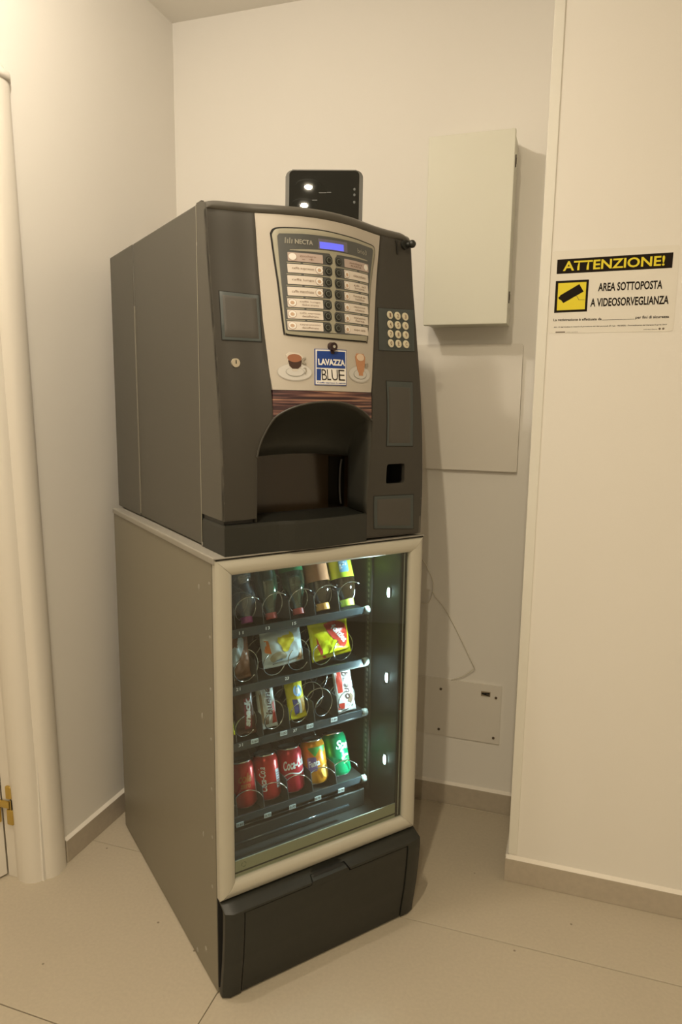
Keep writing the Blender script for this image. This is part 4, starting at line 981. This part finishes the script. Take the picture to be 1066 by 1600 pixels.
# left pillar fittings
def fitting(poly_out, poly_in, name, inner_m=M_pill):
    o = cpanel(name + '_frame', poly_out, -.0006, .004, M_seam)
    ins = []
    cx = sum(p[0] for p in poly_out) / 4; cz = sum(p[1] for p in poly_out) / 4
    sh = lambda p, k: (p[0] + (k if p[0] < cx else -k), p[1] + (k if p[1] < cz else -k))
    cpanel(name + '_bezel', [sh(p, .0015) for p in poly_out], -.0014, .003, M_blue, bev=.0006)
    cpanel(name, poly_in, -.0018, .003, inner_m, bev=.0006)
fitting([(.034, 1.458), (.1125, 1.457), (.1140, 1.5525), (.0355, 1.5565)], [(.0405, 1.4650), (.1065, 1.4640), (.1075, 1.5450), (.0420, 1.5480)], 'blank_window', M_fit)
fz = frontz(.057, 1.414 - ZL)
bm = bmesh.new(); cyl(bm, (.0575, fz - .003, 1.4145 - ZL), (.0575, fz + .003, 1.4145 - ZL), .0088, seg=26); lk = obj('door_lock', bm, mat('lock_nickel', (.66, .60, .48), .35, metal=.5), CM)
bm = bmesh.new(); bx(bm, .0566, .0584, fz - .0036, fz - .0028, 1.4125 - ZL, 1.4200 - ZL); obj('keyhole', bm, M_seam, lk)
# right pillar fittings
o = cpanel('keypad', [(.3995, 1.4555), (.5245, 1.4600), (.5315, 1.5580), (.4085, 1.5500)], -.0012, .004, M_blue, bev=.0006)
cpanel('keypad_edge', [(.3985, 1.4545), (.5255, 1.4590), (.5325, 1.5590), (.4075, 1.5510)], -.0006, .003, M_seam)
keys = '123456789CAC'
ksym = ['1', '2', '3', '4', '5', '6', '7', '8', '9', '0', 'E', 'C']
for r_ in range(4):
    for c_ in range(3):
        uk = .4485 + .0258 * c_ - .0013 * r_; zk = 1.5380 - .02135 * r_ + .0005 * c_
        cpanel('key', ell(uk, zk, .0098, .0092, 22), -.0036, 0, M_key, du=.03, bev=.0006)
        ctext(ksym[r_ * 3 + c_], uk - .0030, uk + .0030, zk - .0045, zk + .0045, M_inkb, -.0040, .02)
fitting([(.4180, 1.2400), (.5050, 1.2370), (.5110, 1.3890), (.4180, 1.3890)], [(.4250, 1.2480), (.4950, 1.2460), (.5010, 1.3750), (.4260, 1.3750)], 'card_reader_blank', M_fit)
fitting([(.3945, 1.0480), (.5130, 1.0380), (.5090, 1.1240), (.3890, 1.1270)], [(.4045, 1.0560), (.5020, 1.0480), (.4990, 1.1150), (.4000, 1.1180)], 'lower_blank_plate', M_fit)
cpanel('coin_slot', rrect(.4858, .4908, 1.6810, 1.7130, .0012, 2), -.0020, 0, M_black, du=.03)
cpanel('coin_slot', rrect(.4835, .4932, 1.7075, 1.7125, .0012, 2), -.0017, 0, M_black, du=.03)
bm = bmesh.new(); fz = frontz(.512, 1.705 - ZL)
cyl(bm, (.512, fz + .001, 1.7055 - ZL), (.512, fz - .010, 1.7050 - ZL), .0105, seg=20); kb = obj('reject_knob', bm, M_dark, CM, False)
bm = bmesh.new(); cyl(bm, (.512, fz - .010, 1.7050 - ZL), (.519, fz - .018, 1.7055 - ZL), .0050, seg=16); bmesh.ops.create_uvsphere(bm, u_segments=16, v_segments=10, radius=.0092, matrix=Matrix.Translation((.5215, fz - .0195, 1.7060 - ZL))); obj('knob_cap', bm, M_dark, kb, True)

# dispensing niche: concave liner from the arch to the flap
openL = [(.0945, 1.088), (.0942, 1.12), (.0938, 1.16), (.0934, 1.20)] + arch + [(.3665, 1.25), (.3683, 1.207), (.3705, 1.16), (.3725, 1.12), (.3735, 1.088)]
n = len(openL)
def backpt(i):
    u, z = openL[i]; ub = .102 + (u - .093) / (.3665 - .093) * .290
    if i < 4: return (.102, z * .985 + .016)
    zz = 1.2115 + .0095 * (1 - ((ub - .245) / .145) ** 2) if z > 1.207 else min(z, 1.2115)
    if i >= n - 5: ub = .392
    return (ub, zz)
bm = bmesh.new(); rings = []
for s in range(9):
    t = s / 8; row = []
    for i in range(n):
        u, z = openL[i]; ub, zb = backpt(i); v0 = front(u, z) + .0005; v1 = .112
        k = t ** 1.0; dv_ = v0 + (v1 - v0) * (1 - (1 - t) ** 1.5)
        pos = t ** 1.6
        row.append(bm.verts.new((u + (ub - u) * pos, dv_, z + (zb - z) * pos - ZL)))
    rings.append(row)
for s in range(8):
    for i in range(n - 1): bm.faces.new((rings[s][i], rings[s][i + 1], rings[s + 1][i + 1], rings[s + 1][i]))
hood = obj('niche_hood', bm, M_hood, CM, True); md = hood.modifiers.new('s', 'SOLIDIFY'); md.thickness = .0012; md.offset = 0
# rounded lip round the arch
pts = [(u, front(u, z) - .0006, z - ZL) for u, z in arch]
bm = bmesh.new(); tube(bm, pts, .0022, 8); obj('arch_lip', bm, mat('lip_grey', (.05, .047, .039), .4), CM, True)
cb('niche_back', .097, .398, .1185, .1255, 1.070, 1.232, mat('niche_brown', (.115, .092, .068), .5))
# flap (smoked) and what shows behind
fp = [(.1025, 1.086)] + [(.391, 1.086), (.391, 1.2105)] + [(.391 - .2885 * k / 12, 1.2115 + .0095 * (1 - ((.391 - .2885 * k / 12 - .247) / .145) ** 2)) for k in range(1, 12)] + [(.1025, 1.2105)]
bm = bmesh.new(); prism(bm, P(fp), .1125, .1145); obj('cup_flap', bm, M_flap, CM)
bm = bmesh.new(); prism(bm, P([(.338, 1.090), (.382, 1.090), (.382, 1.210), (.338, 1.212)]), .1150, .1165); obj('flap_dark_panel', bm, M_black, CM)  # black panel behind the right end of the flap
bm = bmesh.new(); tube(bm, [(.371 + .006 * math.cos(a), .108, (1.150 + .055 * math.sin(a)) - ZL) for a in [math.radians(-80 + 16 * k + 90 + 90) for k in range(11)]], .0022, 8); obj('flap_handle', bm, mat('handle_grey', (.06, .055, .048), .3), CM, True)
# drip tray / base
def trayf(u): return interp(u, [.02, .12, .145, .18, .24, .30, .374], [.006, .005, .003, -.006, -.008, -.005, .003])
bm = bmesh.new(); fr = [(UL + .001 + (.3735 - UL - .001) * k / 40) for k in range(41)]
plan = [(u, trayf(u)) for u in fr] + [(.3740, .030), (.392, .100), (.392, .126), (UL + .001, .126)]
zt_ = [(0, ZL + .0005), (0, 1.0795), (.0015, 1.0845), (.0035, 1.0865)]
def off_plan(d): return [(min(max(x, UL + .001 + d), .392 - d), y + d if y < .05 else y - d * .2) for x, y in plan]
rg = [[bm.verts.new((x, y, z - ZL)) for x, y in off_plan(d)] for d, z in zt_]
for a_, b_ in zip(rg, rg[1:]):
    for i in range(len(a_)): bm.faces.new((a_[i], a_[(i + 1) % len(a_)], b_[(i + 1) % len(a_)], b_[i]))
bm.faces.new(rg[0][::-1]); bm.faces.new(rg[-1])
tray = obj('drip_tray', bm, M_dark, CM)
bm = bmesh.new(); bx(bm, UL + .003, .092, .014, .120, 1.0868 - ZL, 1.0950 - ZL); obj('tray_gap', bm, M_black, CM)
bm = bmesh.new(); prism(bm, P([(.104, 1.0875), (.384, 1.0875), (.384, 1.0885), (.104, 1.0885)]), .108, .111); obj('tray_rear_edge', bm, M_seam, CM)

# ------------------------------------------------------------------ glossy display unit on top
fh = Vector((-.3159, .9488, 0)); ang = math.atan2(-fh.x, fh.y) - .02
TB = empty('countertop_display', (-.600, 1.642, CT + .001), ang, 'glossy black rounded display unit standing on top of the coffee machine', 'display')
tl = Matrix.Rotation(-.10, 4, 'X')
def tb(name, poly, y0, y1, m, bev=0):
    bm = bmesh.new(); prism(bm, poly, y0, y1)
    if bev: bmesh.ops.bevel(bm, geom=[e_ for e_ in bm.edges if abs(e_.verts[0].co.y - e_.verts[1].co.y) < 1e-6], offset=bev, segments=3, affect='EDGES')
    bmesh.ops.transform(bm, matrix=tl, verts=bm.verts); return obj(name, bm, m, TB)
w2 = .0918
tb('casing', rrect(-w2, w2, .004, .1455, .016, 6), 0, .020, M_tabe, .004)
tb('screen', [(-w2 + .009, .006)] + [(w2 - .009, .006)] + rrect(-w2 + .009, w2 - .009, .03, .1425, .010, 5)[0:12] + [], -.0014, 0, M_tabk)
bm = bmesh.new(); bx(bm, -.05, .05, -.004, .045, 0, .006, .002, 2); obj('stand', bm, M_tabe, TB)
for z in (.100, .087, .070):
    bm = bmesh.new(); prism(bm, ell(.072, z, .0028, .0032, 12), -.0019, -.0014); bmesh.ops.transform(bm, matrix=tl, verts=bm.verts); obj('status_icon', bm, mat('icon_grey', (.045, .05, .05), .4), TB)
for x, z, l in ((-.003, .0905, .018), (.012, .0915, .010), (-.022, .073, .012)):
    bm = bmesh.new(); bx(bm, x - l / 2, x + l / 2, -.0018, -.0014, z, z + .002); bmesh.ops.transform(bm, matrix=tl, verts=bm.verts); obj('screen_text', bm, mat('icon_grey', (.045, .05, .05), .4), TB)
